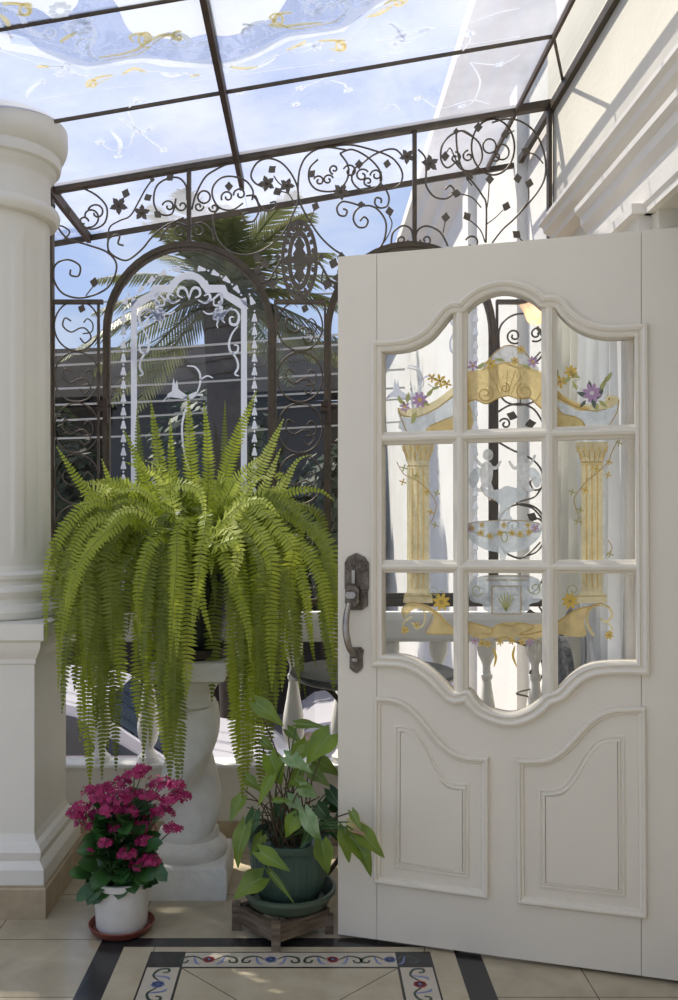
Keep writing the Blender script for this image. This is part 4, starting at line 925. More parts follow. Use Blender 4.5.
for x, y, c in ((475,641,'lilac'),(482,643,'yellow'),(530,642,'lilac'),(522,642,'yellow'),(488,644,'yellow'),(500,642,'yellow'),(512,641,'yellow')): pt.flower(c, x, y, 4, 6, 'amber')
pt.line('yellow', [(493,647),(496,657),(494,667)], 1, .5, 2.4); pt.line('yellow', [(515,646),(513,656),(517,667)], 1, .5, 2.4)
nm = {'frost': 'frosted_painting', 'frostw': 'white_painting', 'gold': 'gold_painting', 'goldlite': 'pale_gold_painting', 'amber': 'amber_outline', 'yellow': 'yellow_flower_painting', 'lilac': 'lilac_flower_painting', 'olive': 'leaf_painting', 'dgreen': 'dark_leaf_painting'}
for k_, m_ in pt.k.items(): m_.build(nm[k_], M[k_], door, smooth=False)

# ------------------------------------------------------------------ twisted pedestal with the fern
PX, PY = -.448, 3.34
ped = thing('plant_pedestal', (PX, PY, 0), 'white stone pedestal with a twisted barley sugar shaft on a square foot', 'pedestal')
mb = MB(); mb.squares((PX, PY, 0), [(.150, 0), (.152, .01), (.152, .105), (.145, .115), (.138, .12)])
mb.lathe((PX, PY, .12), [(.138, 0), (.142, .015), (.138, .04), (.122, .055), (.112, .065), (.112, .075), (.108, .09)], 40); mb.build('foot', M['stone'], ped, angle=40)
def twist(r, z, a): return r*(1+.19*math.cos(2*a-z*20)+.03*math.cos(4*a-z*44))
mb = MB(); mb.lathe((PX, PY, 0), [(.094+.008*math.sin(PI*i/90), .20+.47*i/90) for i in range(91)], 56, rf=twist); mb.build('shaft', M['stone'], ped, angle=60)
mb = MB(); mb.lathe((PX, PY, .66), [(.088, 0), (.10, .01), (.10, .025), (.088, .035), (.092, .055), (.112, .09), (.125, .105)], 40)
mb.squares((PX, PY, .765), [(.120, 0), (.142, .01), (.148, .03), (.148, .075), (.142, .08)]); mb.build('capital', M['stone'], ped, angle=40)
ZP = .845
mb = MB(); mb.lathe((PX, PY, ZP), [(.125, 0), (.155, .012), (.168, .04), (.163, .042), (.150, .018), (.10, .012), (.0, .012)], 40, cap=False)
tag(mb.build('plant_saucer', M['darksaucer'], org=(PX, PY, ZP)), 'dark brown saucer on the twisted pedestal under the fern pot', 'saucer')
fern = thing('potted_fern', (PX, PY, ZP+.013), 'huge sunlit Boston fern spilling over its dark green pot on the twisted pedestal', 'potted plant')
mb = MB(); mb.lathe((PX, PY, ZP+.013), [(.0, 0), (.115, 0), (.125, .02), (.175, .27), (.19, .275), (.19, .30), (.178, .30), (.172, .27), (.0, .265)], 44, cap=False); mb.build('pot', M['darkpot'], fern)
mb = MB(); mb.lathe((PX, PY, ZP+.27), [(.0, .01), (.08, .012), (.165, 0)], 24, cap=False); mb.build('soil', M['soil'], fern)
rf = random.Random(11)
def frond(mb, path, width, mi, up=None, pitch=.0125, curl=.25, taper=.62, lwk=.46):
    """midrib with pairs of small toothed leaflets"""
    path = [Vector((max(p[0], -.87), p[1], p[2])) if p[1] > 3.0 else p for p in path]
    pts = [Vector(p) for p in cr([tuple(p) for p in path], 12)]
    L = [0]
    for a, b in zip(pts, pts[1:]): L.append(L[-1]+(b-a).length)
    tot = L[-1]; n = max(10, int(tot/pitch)); up = up or Vector((rf.uniform(-.3, .3), -.8, .6))
    mb.tube(pts[::3]+[pts[-1]], [.0019*(1-.7*i/len(pts[::3])) for i in range(len(pts[::3])+1)], 4, mi=3)
    k = 0
    for i in range(int(n*.08), n+1):
        s = tot*i/n
        while k < len(L)-2 and L[k+1] < s: k += 1
        f = (s-L[k])/max(1e-6, L[k+1]-L[k]); p = pts[k].lerp(pts[k+1], f); t = (pts[k+1]-pts[k]).normalized()
        q = i/n; w = width*.5*min(1, .35+q*2.2)*(1-max(0, (q-taper)/(1-taper))**1.5*.92)
        nn = up-t*up.dot(t)
        nn = nn.normalized() if nn.length > 1e-3 else t.orthogonal().normalized()
        sd = t.cross(nn)
        for sg in (-1, 1):
            d = (sd*sg+t*(.22+rf.uniform(-.06, .1))+nn*(rf.uniform(-curl, curl*.6)-.08)).normalized()
            lw = pitch*lwk; b = p; e = p+d*w*rf.uniform(.92, 1.06); m = p+d*w*.55-nn*w*curl*.12
            a1 = t*lw
            mb.add([b-a1*.7, b+a1*.9, m+a1*.85, e+a1*.15, m-a1*.75], [(0, 1, 2, 4), (4, 2, 3)], mi)
fm = MB()
crown = lambda: Vector((PX+rf.uniform(-.10, .10), PY+rf.uniform(-.10, .08), ZP+.28))
def fr_px(ctrl, width=.068, mi=0, d0=None, d1=None, **kw):
    """frond through traced points (px, py, depth)"""
    frond(fm, [crown()]+[P(*c) for c in ctrl], width, mi, **kw)
# upright fronds
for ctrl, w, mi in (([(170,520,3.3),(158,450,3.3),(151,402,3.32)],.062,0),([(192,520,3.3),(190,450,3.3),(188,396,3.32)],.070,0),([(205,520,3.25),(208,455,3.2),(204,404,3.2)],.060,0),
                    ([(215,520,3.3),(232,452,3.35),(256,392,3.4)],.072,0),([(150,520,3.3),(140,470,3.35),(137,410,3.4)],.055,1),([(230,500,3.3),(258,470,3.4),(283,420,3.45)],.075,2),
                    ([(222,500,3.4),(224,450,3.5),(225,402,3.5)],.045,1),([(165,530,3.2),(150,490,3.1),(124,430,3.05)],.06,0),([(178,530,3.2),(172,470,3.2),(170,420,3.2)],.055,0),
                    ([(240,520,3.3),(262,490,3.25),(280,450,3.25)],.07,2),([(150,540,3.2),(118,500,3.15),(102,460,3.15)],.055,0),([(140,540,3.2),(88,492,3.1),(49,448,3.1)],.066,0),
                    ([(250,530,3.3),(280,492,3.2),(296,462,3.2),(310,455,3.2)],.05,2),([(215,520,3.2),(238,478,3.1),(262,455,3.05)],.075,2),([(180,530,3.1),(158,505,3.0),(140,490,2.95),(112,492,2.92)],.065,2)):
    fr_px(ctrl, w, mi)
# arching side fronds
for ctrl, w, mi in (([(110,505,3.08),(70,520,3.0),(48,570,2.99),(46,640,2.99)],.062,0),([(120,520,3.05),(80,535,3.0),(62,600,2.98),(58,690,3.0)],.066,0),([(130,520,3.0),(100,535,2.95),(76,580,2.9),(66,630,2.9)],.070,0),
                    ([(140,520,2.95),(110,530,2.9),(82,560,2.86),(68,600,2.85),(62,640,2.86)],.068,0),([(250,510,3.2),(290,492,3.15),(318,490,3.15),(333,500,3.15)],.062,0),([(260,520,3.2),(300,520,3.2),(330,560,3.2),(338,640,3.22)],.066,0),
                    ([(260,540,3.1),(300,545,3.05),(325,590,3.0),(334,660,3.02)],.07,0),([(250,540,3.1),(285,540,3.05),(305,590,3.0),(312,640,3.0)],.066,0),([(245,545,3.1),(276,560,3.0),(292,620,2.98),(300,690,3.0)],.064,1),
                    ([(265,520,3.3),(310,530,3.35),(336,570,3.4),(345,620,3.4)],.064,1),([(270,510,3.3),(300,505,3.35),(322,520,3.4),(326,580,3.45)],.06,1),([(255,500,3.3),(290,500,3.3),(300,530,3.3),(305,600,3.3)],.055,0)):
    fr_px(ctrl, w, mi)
# front, short and curled, pale colour standing in for light from above
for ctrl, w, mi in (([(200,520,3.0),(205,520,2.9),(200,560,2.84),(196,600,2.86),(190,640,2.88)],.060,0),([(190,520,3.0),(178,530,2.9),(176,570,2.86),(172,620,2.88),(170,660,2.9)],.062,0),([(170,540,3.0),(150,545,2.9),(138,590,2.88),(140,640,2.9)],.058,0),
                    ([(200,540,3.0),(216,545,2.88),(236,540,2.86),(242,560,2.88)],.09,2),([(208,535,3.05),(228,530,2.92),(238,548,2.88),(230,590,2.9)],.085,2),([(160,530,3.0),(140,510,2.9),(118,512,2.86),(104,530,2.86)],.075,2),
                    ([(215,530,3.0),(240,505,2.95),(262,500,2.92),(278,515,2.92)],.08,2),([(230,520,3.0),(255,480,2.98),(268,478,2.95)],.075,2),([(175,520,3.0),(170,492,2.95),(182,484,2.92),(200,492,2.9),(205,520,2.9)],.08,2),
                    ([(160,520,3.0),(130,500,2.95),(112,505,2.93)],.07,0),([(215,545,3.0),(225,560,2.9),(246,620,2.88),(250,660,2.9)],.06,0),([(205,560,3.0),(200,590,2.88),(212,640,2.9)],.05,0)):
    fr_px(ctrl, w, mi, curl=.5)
for i in range(46):     # crowded young growth mid crown, mostly pale so it looks sunlit
    a = rf.uniform(0, 2*PI); q_ = rf.uniform(.05, .34); c0 = crown(); top_ = c0+Vector((q_*math.cos(a), q_*.7*math.sin(a)-.05, rf.uniform(.16, .40)))
    tip_ = top_+Vector((rf.uniform(-.12, .12), rf.uniform(-.16, .02), rf.uniform(-.20, .06)))
    frond(fm, [c0, c0.lerp(top_, .6)+Vector((rf.uniform(-.03, .03), rf.uniform(-.03, .03), .05)), top_, tip_], rf.uniform(.06, .10), rf.choice((0, 2, 2, 2)), up=Vector((rf.uniform(-1, 1), -.8, rf.uniform(0, 1))), curl=rf.uniform(.4, 1.1), pitch=.011)
# long hanging fronds: (x at bend, x at tip, y tip, depth)
hang = [(72,62,712,2.99),(78,74,690,3.2),(84,80,740,3.2),(90,90,786,3.12),(98,102,778,3.05),(104,108,750,3.1),(112,116,770,3.2),(96,94,700,2.98),(88,86,660,2.95),(118,122,690,3.05),(126,124,640,2.98),(108,112,660,2.95),
        (134,138,720,3.15),(142,143,764,3.1),(148,150,745,3.2),(152,148,700,3.05),(158,166,760,3.1),(166,170,782,3.05),(172,178,788,3.0),(178,182,776,3.05),(174,174,740,2.96),(184,186,700,2.96),(164,158,690,2.96),
        (214,212,700,3.2),(236,232,720,3.2),(242,243,800,3.1),(248,247,792,3.05),(254,252,760,3.0),(258,262,740,3.05),(264,266,722,2.98),(270,270,760,3.1),(276,276,710,3.0),(284,282,690,3.05),(290,292,640,3.0),
        (268,272,690,2.95),(262,258,690,2.94),(296,296,670,3.15),(318,322,640,3.1),(326,330,670,3.02),(330,334,690,3.02),(68,58,640,2.98),(60,52,600,2.99),(80,70,620,3.0),(94,84,720,3.2),(104,96,730,3.15),(170,166,720,3.0),(120,112,720,3.25),(246,242,700,3.0),(252,262,800,3.15),(240,236,760,3.15)]
for xb, xt, yt, d in hang:
    ys = rf.uniform(505, 545)
    ctrl = [((CX+(PX/PY*FP)+xb)/2+rf.uniform(-6, 6), ys-8, (PY+d)/2), (xb, ys+34, d+.01), ((xb+xt)/2+rf.uniform(-3, 3), (ys+yt)/2, d), (xt, yt, d+.02)]
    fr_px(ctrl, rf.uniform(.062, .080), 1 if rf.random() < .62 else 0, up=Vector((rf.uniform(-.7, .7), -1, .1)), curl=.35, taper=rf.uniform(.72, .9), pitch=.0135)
for i in range(46):     # the rest of the crown, all round and behind
    a = rf.uniform(0, 2*PI); R_ = rf.uniform(.28, .50); dz = rf.uniform(-.45, .10); e = rf.uniform(.12, .26)
    c0 = crown(); d = Vector((math.cos(a), math.sin(a)*.8, 0))
    if c0.y+d.y*R_ > 3.62: d.y *= .45
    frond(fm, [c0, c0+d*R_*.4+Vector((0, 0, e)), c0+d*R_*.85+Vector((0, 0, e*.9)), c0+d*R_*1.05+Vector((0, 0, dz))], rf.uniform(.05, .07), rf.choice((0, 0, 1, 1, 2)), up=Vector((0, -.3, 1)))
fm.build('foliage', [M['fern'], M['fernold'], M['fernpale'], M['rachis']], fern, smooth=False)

# ------------------------------------------------------------------ magenta kalanchoe
KX, KY = (121.5-CX)/FP*2.96, 2.965
mb = MB(); mb.lathe((KX, KY, .001), [(0, 0), (.085, 0), (.098, .008), (.108, .028), (.104, .030), (.092, .013), (.0, .010)], 40, cap=False)
tag(mb.build('plant_saucer', M['terra'], org=(KX, KY, .001)), 'small red brown terracotta saucer on the floor under the white pot', 'saucer')
kal = thing('flowering_plant', (KX, KY, .012), 'magenta flowering kalanchoe with dark leaves in a round white pot', 'potted plant')
mb = MB(); mb.lathe((KX, KY, .012), [(0, 0), (.078, 0), (.083, .01), (.090, .14), (.097, .145), (.098, .165), (.090, .166), (.088, .15), (0, .148)], 40, cap=False); mb.build('pot', M['whitepot'], kal)
mb = MB(); mb.lathe((KX, KY, .155), [(0, .006), (.085, 0)], 20, cap=False); mb.build('soil', M['soil'], kal)
def leaf3(mb, base, tip, width, nrm, fold=.25, droop=.1, shape='oval', mi=0, nseg=7, vein=None):
    base, tip = Vector(base), Vector(tip); ax = tip-base; L = ax.length; t = ax.normalized()
    n = Vector(nrm); n = (n-t*n.dot(t))
    n = n.normalized() if n.length > 1e-3 else t.orthogonal().normalized()
    s = t.cross(n); rows = []
    for i in range(nseg+1):
        q = i/nseg
        if shape == 'oval': w = math.sqrt(max(0, 1-(2*q-1.02)**2))*.5*(.6+.4*q)+.02
        elif shape == 'arrow': w = .5*(1-q**2.1)**.85*(.80+.28*math.sin(PI*min(1, q*1.7)))
        else: w = math.sin(PI*q)*.3
        if i == nseg: w = .01
        c = base+t*L*q+n*(math.sin(PI*q)*droop*L-q*q*droop*L)
        w *= width; rows.append((c-s*w+n*w*fold*2, c-s*w*.5+n*w*fold*.8, c, c+s*w*.5+n*w*fold*.8, c+s*w+n*w*fold*2))
    vs = [p for r in rows for p in r]; fs = []
    for i in range(nseg):
        for k in range(4): fs.append((i*5+k, i*5+k+1, i*5+k+6, i*5+k+5))
    if shape == 'arrow':      # two basal lobes
        b = len(vs)
        for sg in (-1, 1):
            c = base+s*sg*width*.26-t*L*.20+n*width*.1; vs += [c]
        fs += [(1, 0, b, 2)[:4], (2, b+1, 4, 3)]
    mb.add(vs, fs, mi)
    if vein is not None:
        mb.tube([r[2]+n*.0012 for r in rows], [.0016*(1-.8*i/nseg) for i in range(nseg+1)], 4, mi=vein)
rk = random.Random(21); km = MB()
for i in range(170):
    a = rk.uniform(0, 2*PI); z = rk.uniform(.15, .40); r0 = rk.uniform(.01, .07); r1 = r0+rk.uniform(.05, .085)*(1.15 if z < .24 else .8)
    b = Vector((KX+r0*math.cos(a), KY+r0*math.sin(a), z)); dz = rk.uniform(-.05, .03) if z < .22 else rk.uniform(0, .06)
    leaf3(km, b, (KX+r1*math.cos(a), KY+r1*math.sin(a), z+dz), rk.uniform(.045, .07), (rk.uniform(-.3, .3), -.4, 1), .15, .1)
for bx, by, tx, ty, w in ((105,880,76,900,.05),(98,868,80,862,.06),(100,850,78,850,.05),(110,885,98,898,.06),(125,880,118,898,.06),(140,872,152,878,.06),(150,862,166,880,.05),(132,880,134,892,.055),(92,876,70,872,.05),(145,850,160,842,.05)):
    leaf3(km, P(bx, by, 2.92), P(tx, ty, 2.86), w, (0, -1, .8), .12, .12)
km.build('foliage', M['kleaf'], kal)
cl = [(93,792,11),(107,790,11),(81,808,11),(86,823,12),(110,810,12),(130,794,12),(134,776,11),(159,785,12),(180,796,11),(162,812,12),(140,827,14),(145,841,10),(173,829,9),(113,829,8),(105,843,7),(128,855,10),(151,862,12),(88,852,5),(119,800,12),(100,800,12),(148,797,11),(122,784,10),(143,770,9),(74,815,8),(171,802,11),(128,812,10),(176,786,9),(137,866,8),(97,815,11),(155,872,8)]
for i, (x, y, r) in enumerate(cl):
    d = 2.95+rk.uniform(-.05, .04)+(-.05 if y > 835 else 0); c = P(x, y, d); R_ = r/FP*d; fmb = MB()
    nf = int(11+R_*R_*20000)
    for k in range(nf):
        v = Vector((rk.gauss(0, 1), rk.gauss(0, 1), rk.gauss(0, 1))).normalized()
        if v.y > .35: v.y = -v.y
        if v.z < -.2: v.z *= -.6
        v *= rk.uniform(.7, 1.12)
        p = c+Vector((v.x*R_, v.y*R_*.7, v.z*R_*.75)); nn = (v+Vector((0, -.25, .3))).normalized(); a = nn.orthogonal().normalized(); b = nn.cross(a); s = rk.uniform(.009, .0125); r0 = rk.uniform(0, 1.6)
        for q in range(4):
            t = r0+q*PI/2; e = a*math.cos(t)+b*math.sin(t); f = a*math.cos(t+PI/2)+b*math.sin(t+PI/2)
            fmb.add([p, p+e*s*.55+f*s*.36+nn*.001, p+e*s+nn*.002, p+e*s*.55-f*s*.36+nn*.001], [(0, 1, 2, 3)])
        fmb.add([p-nn*.008, p+a*.002, p+b*.002, p-a*.002, p-b*.002], [(0,1,2),(0,2,3),(0,3,4),(0,4,1)], 1)
    root_p = Vector((KX+rk.uniform(-.04, .04), KY+rk.uniform(-.03, .03), .17))
    fmb.tube([root_p, root_p.lerp(c, .5)+Vector((0, 0, .02)), c], .0022, 5, mi=1)
    fmb.build('flower_cluster', [M['magenta'], M['kstem']], kal, smooth=False)

# ------------------------------------------------------------------ arrow leaf plant in the green pot
SX, SY = (289-CX)/FP*2.99, 2.992
st = thing('wooden_plant_stand', (SX, SY, .001), 'low old wooden cross stand on the floor under the green pot saucer', 'plant stand')
mb = MB()
def plank(mb, a, b, w, z0, z1):
    a = Vector(a); b = Vector(b); d = (b-a).normalized(); n = Vector((-d.y, d.x))*w/2
    q = [a-n, b-n, b+n, a+n]; vs = [(p.x, p.y, z) for z in (z0, z1) for p in q]; mb.add(vs, [(3,2,1,0),(4,5,6,7),(0,1,5,4),(1,2,6,5),(2,3,7,6),(3,0,4,7)])
q = [Vector((SX-.165, SY-.02)), Vector((SX-.035, SY-.165)), Vector((SX+.125, SY-.045)), Vector((SX+.01, SY+.12))]
for a, b in ((0, 1), (1, 2), (2, 3), (3, 0)):
    m2 = MB(); plank(m2, q[a], q[b], .022, .026, .078); m2.build('plank', M['wood'], st, smooth=False)
m2 = MB(); plank(m2, q[0].lerp(q[3], .5), q[1].lerp(q[2], .5), .05, .060, .0785); m2.build('plank', M['wood'], st, smooth=False)
for p in q:
    m2 = MB(); c = Vector((SX, SY)); pp = p+(c-p).normalized()*-.008; plank(m2, pp-Vector((.014, .0)), pp+Vector((.014, 0)), .028, .001, .090 if p is not q[2] else .060); m2.build('leg', M['wood'], st, smooth=False)
ZS = .0795
mb = MB(); mb.lathe((SX, SY, ZS), [(0, 0), (.118, 0), (.135, .012), (.148, .042), (.156, .045), (.156, .056), (.147, .058), (.136, .042), (.12, .014), (0, .010)], 48, cap=False)
tag(mb.build('plant_saucer', M['greensaucer'], org=(SX, SY, ZS)), 'wide round green saucer on the wooden stand holding the green pot', 'saucer')
ar_ = thing('leafy_potted_plant', (SX, SY, ZS+.011), 'leafy arrowhead vine with pale and bright green leaves in a ribbed green pot', 'potted plant')
def ribs(r, z, a): return r-(.0012*(1+math.cos(a*36)) if .01 < z < .19 and r > .05 else 0)
mb = MB(); mb.lathe((SX, SY, ZS+.011), [(0, 0), (.080, 0), (.098, .012), (.118, .06), (.130, .13), (.134, .18), (.138, .19), (.142, .195), (.143, .215), (.134, .216), (.130, .195), (0, .19)], 144, rf=ribs, cap=False); mb.build('pot', M['greenpot'], ar_, angle=50)
mb = MB(); mb.lathe((SX, SY, ZS+.205), [(0, .0), (.128, -.008)], 20, cap=False); mb.build('soil', M['soil'], ar_)
L_ = [(256,703,284,726,.062,0,0),(297,724,326,727,.035,0,3),(330,735,306,764,.095,1,2.95),(300,745,290,760,.04,0,0),(270,756,282,786,.075,1,0),(286,757,312,772,.055,2,0),(315,760,341,776,.06,0,3.02),(306,742,294,768,.05,1,3.0),(272,776,258,806,.04,1,0),
      (274,800,292,801,.02,1,0),(288,798,305,812,.045,2,0),(300,788,318,798,.05,2,0),(295,780,313,788,.04,0,0),(337,812,369,793,.085,3,3.02),(305,812,322,846,.055,2,0),(298,816,285,838,.06,1,0),(242,798,230,822,.05,0,0),(246,825,236,869,.06,0,0),(260,852,290,871,.058,1,0),
      (262,878,233,898,.085,0,0),(322,842,328,875,.065,0,0),(270,872,295,904,.022,0,0),(345,828,349,864,.055,0,0),(350,836,373,876,.075,0,0),(358,830,385,858,.06,0,0),(349,822,368,826,.03,4,0),(351,828,366,836,.028,4,0),(352,812,362,832,.03,0,0),
      (330,790,344,812,.05,3,3.02),(318,806,332,824,.05,3,3.0),(310,770,330,786,.05,0,3.0),(255,812,248,842,.05,3,2.98),(285,805,270,830,.05,3,3.0),(325,820,340,842,.055,3,2.96),(246,778,262,792,.04,0,3.0),(310,830,300,850,.04,3,2.9),(262,836,250,856,.04,0,2.9),(300,770,286,790,.045,0,3.0),
      (336,796,318,808,.04,3,3.04),(288,730,302,744,.04,0,3.08),(262,740,276,752,.035,0,3.05)]
mats = [M['sleaf'], M['sleaf_lite'], M['sleaf_pale'], M['kleaf'], M['sleaf_pink'], M['vein']]
sm = MB(); tw = MB(); rs = random.Random(9)
for bx, by, tx, ty, w, mi, dd in L_:
    d = dd if dd > 1 else rs.uniform(2.74, 2.80) if bx > 315 and not dd else rs.uniform(2.82, 2.9)
    b = P(bx, by, d); t = P(tx, ty, d-rs.uniform(.0, .05)); nr = Vector((rs.uniform(-.35, .35), -1, rs.uniform(.3, .9)))
    leaf3(sm, b, t, w*.95, nr, rs.uniform(.08, .28), rs.uniform(.03, .14), 'arrow', mi, 9, vein=5)
    r0 = Vector((SX+rs.uniform(-.06, .06), SY+rs.uniform(-.06, .05), ZS+.20)); m = r0.lerp(b, .5)+Vector((rs.uniform(-.02, .02), -.01, rs.uniform(.02, .06)))
    tw.tube([Vector(p) for p in cr([tuple(r0), tuple(m), tuple(b)], 6)], .0024, 5, mi=0 if rs.random() < .5 else 1)
for i in range(46):
    a = rs.uniform(0, 2*PI); r_ = rs.uniform(.02, .10); r0 = Vector((SX+r_*math.cos(a), SY+r_*math.sin(a), ZS+.20)); e = r0+Vector((rs.uniform(-.10, .10), rs.uniform(-.05, .05), rs.uniform(.05, .20)))
    tw.tube([Vector(p) for p in cr([tuple(r0), tuple(r0.lerp(e, .5)+Vector((rs.uniform(-.03, .03), 0, .03))), tuple(e)], 5)], .0022, 4, mi=0)
sm.build('foliage', mats, ar_); tw.build('stems', [M['twig'], M['kstem']], ar_)

# ------------------------------------------------------------------ small round table and chair behind the door
TX, TY, TZ = .235, 3.36, .79
tb = thing('bistro_table', (TX, TY, 0), 'small round dark topped bistro table behind the open door', 'table')
mb = MB(); mb.lathe((TX, TY, TZ-.03), [(0, 0), (.29, 0), (.305, .008), (.31, .02), (.305, .03), (0, .032)], 56, cap=False); mb.build('table_top', M['tabletop'], tb)
for k in range(3):
    a = math.radians(200+120*k); c, s = math.cos(a), math.sin(a)
    m2 = MB(); m2.tube([Vector(p) for p in cr([(TX+.24*c, TY+.24*s, TZ-.03), (TX+.14*c, TY+.14*s, TZ-.10), (TX+.03*c, TY+.03*s, .45), (TX+.07*c, TY+.07*s, .2), (TX+.22*c, TY+.22*s, .012)], 6)], .009, 8); m2.build('leg', M['iron'], tb)
mb = MB(); mb.lathe((TX, TY, .43), [(.03, 0), (.045, .01), (.045, .03), (.03, .04)], 20); mb.build('collar', M['iron'], tb)
HX, HY_ = .645, 3.03
ch = thing('garden_chair', (HX, HY_, 0), 'dark woven garden chair with curved grey tube frame behind the door beside the curtain', 'chair')
mb = MB(); mb.lathe((HX, HY_, .43), [(0, 0), (.17, 0), (.19, .012), (.185, .03), (0, .035)], 36, cap=False); mb.build('seat', M['wicker'], ch)
cb = arc(0, .24, .13, .25, 0, 360, 28)[:-1]
mb = MB(); mb.prism(Plane((HX+.19, HY_, .47), (.10, -1, 0), (.04, 0, 1)), [cb], 0, .022); mb.build('backrest', M['wicker'], ch)
mb = MB(); mb.tube([Vector(p) for p in cr([(HX+.15, HY_-.15, .44), (HX+.20, HY_-.16, .70), (HX+.235, HY_-.14, .92), (HX+.245, HY_-.04, 1.04), (HX+.245, HY_+.06, 1.03), (HX+.225, HY_+.14, .88), (HX+.20, HY_+.15, .65), (HX+.15, HY_+.14, .44)], 6)], .010, 8); mb.build('back_frame', M['greymetal'], ch)
for sx, sy in ((-1, -1), (1, -1), (-1, 1), (1, 1)):
    m2 = MB(); m2.tube([(HX+.14*sx, HY_+.11*sy, .43), (HX+.17*sx, HY_+.15*sy, .2), (HX+.18*sx, HY_+.17*sy, .011)], .010, 8); m2.build('leg', M['greymetal'], ch)

# ------------------------------------------------------------------ curtains on the right wall, wall lamp
def curtain(name, y0, y1, mat, label, ztop=2.20, amp=.028, n=9):
    mb = MB(); N_ = n*10; rows = []
    for j in range(13):
        z = .06+(ztop-.06)*j/12; k = 1-.25*(j/12); row = []
        for i in range(N_+1):
            y = y0+(y1-y0)*i/N_; ph = i/N_*n*2*PI; x = .945+amp*k*math.sin(ph+.5*math.sin(ph*.37))+.010*math.sin(ph*2.3+z*2)
            row.append((x, y+.012*math.sin(z*3+i*.2), z))
        rows.append(row)
    vs = [p for r in rows for p in r]; m = N_+1
    fs = [(j*m+i, j*m+i+1, (j+1)*m+i+1, (j+1)*m+i) for j in range(12) for i in range(N_)]
    mb.add(vs, fs); root = thing(name, (.95, (y0+y1)/2, ztop), label, 'curtain')
    mb.build('cloth', mat, root); m2 = MB(); m2.tube([(.95, y0-.03, ztop+.012), (.95, y1+.03, ztop+.012)], .012, 10); m2.build('rod', M['white'], root)
curtain('curtain', 3.15, 3.52, M['curtain'], 'cream pleated curtain on the right wall, the one nearer the iron screen', 2.12, .030, 6)
curtain('curtain', 2.76, 3.10, M['curtblue'], 'bluish white pleated curtain on the right wall, the one nearer the door hinge', 2.20, .022, 8)
lx, ly, lz = .895, 3.55, EYE+(HY-314)/FP*3.55
lamp = thing('wall_lamp', (lx, ly, lz), 'small glowing wall lamp with a peach flower shade seen through the door glass', 'lamp')
def petal(r, z, a): return r*(1+.12*math.cos(a*6)*(z/.09))
mb = MB(); mb.lathe((lx, ly, lz-.05), [(.016, .01), (.036, .02), (.045, .045), (.052, .065), (.066, .085)], 36, rf=petal, cap=False); mb.build('shade', M['peach'], lamp)
mb = MB(); mb.lathe((lx, ly, lz-.03), [(.004, 0), (.024, .02), (.030, .04), (.02, .062), (.002, .07)], 16); mb.build('bulb', M['bulb'], lamp)
mb = MB(); mb.tube([(lx, ly, lz-.05), (lx+.03, ly, lz-.10), (lx+.10, ly, lz-.09), (1.02, ly, lz-.05)], .007, 8); mb.lathe((1.018, ly, lz-.10), [(.002, 0), (.012, .02), (.012, .08), (.002, .10)], 12); mb.build('arm', M['brass'], lamp)

# ------------------------------------------------------------------ outside
mb = MB(); mb.box((-60, 3.95, -1.6), (60, 120, -1.5)); tag(mb.build('ground', M['pave'], smooth=False), kind='structure')
mb = MB(); mb.box((-3.2, 3.86, -1.5), (1.05, 3.9, .29)); tag(mb.build('wall_terrace', M['lowwall'], smooth=False), kind='structure')
def car(name, cx, cy, label, mirror=1, group=None):
    root = thing(name, (cx, cy, -1.5), label, 'car', group); s = mirror
    prof = [(-2.1,.30),(-2.12,.75),(-2.0,.92),(-1.75,1.0),(-1.2,1.38),(-.7,1.46),(.2,1.44),(.55,1.36),(1.15,.98),(1.9,.86),(2.12,.70),(2.15,.35),(1.75,.25),(1.6,.52),(1.35,.62),(1.1,.52),(.95,.25),(-.95,.25),(-1.1,.52),(-1.35,.62),(-1.6,.52),(-1.75,.25)]
    body = MB(); pl2 = Plane((cx, cy-.82, -1.5), (1, 0, 0), (0, 0, 1)); q = [(p[0]*s, p[1]) for p in prof]
    body.prism(pl2, [q], -1.64, 0); body.build('body', M['carpaint'], root, smooth=False)
    for gl_ in ([(-1.55,1.0),(-1.12,1.32),(-.72,1.38),(-.62,1.0)],[(-.55,1.0),(-.62,1.38),(.0,1.38),(.0,1.0)],[(.07,1.0),(.07,1.38),(.45,1.30),(.95,1.0)]):
        w_ = MB(); w_.prism(pl2, [[(p[0]*s, p[1]) for p in gl_]], 0, .012); w_.build('side_window', M['carglass'], root, smooth=False)
    w_ = MB(); w_.add([(cx+.60*s, cy-.74, -1.5+1.345), (cx+.60*s, cy+.74, -1.5+1.345), (cx+1.17*s, cy+.76, -1.5+.985), (cx+1.17*s, cy-.76, -1.5+.985)], [(0,1,2,3)]); w_.build('windscreen', M['carglass'], root, smooth=False)
    w_ = MB(); w_.box((cx+1.9*s-.12, cy-.84, -1.5+.62), (cx+1.9*s+.12, cy-.80, -1.5+.78)); w_.build('headlight', M['chrome'], root, smooth=False)
    for x in (-1.35, 1.35):
        w_ = MB(); w_.tube([(cx+x*s, cy-.83, -1.5+.32), (cx+x*s, cy-.62, -1.5+.32)], .32, 24); w_.build('wheel', M['rubber'], root)
car('car', -2.3, 7.9, 'white parked car with dark windows seen between the left balusters')
car('car', 1.95, 9.6, 'white parked car further back beyond the right half of the pedestal', -1)
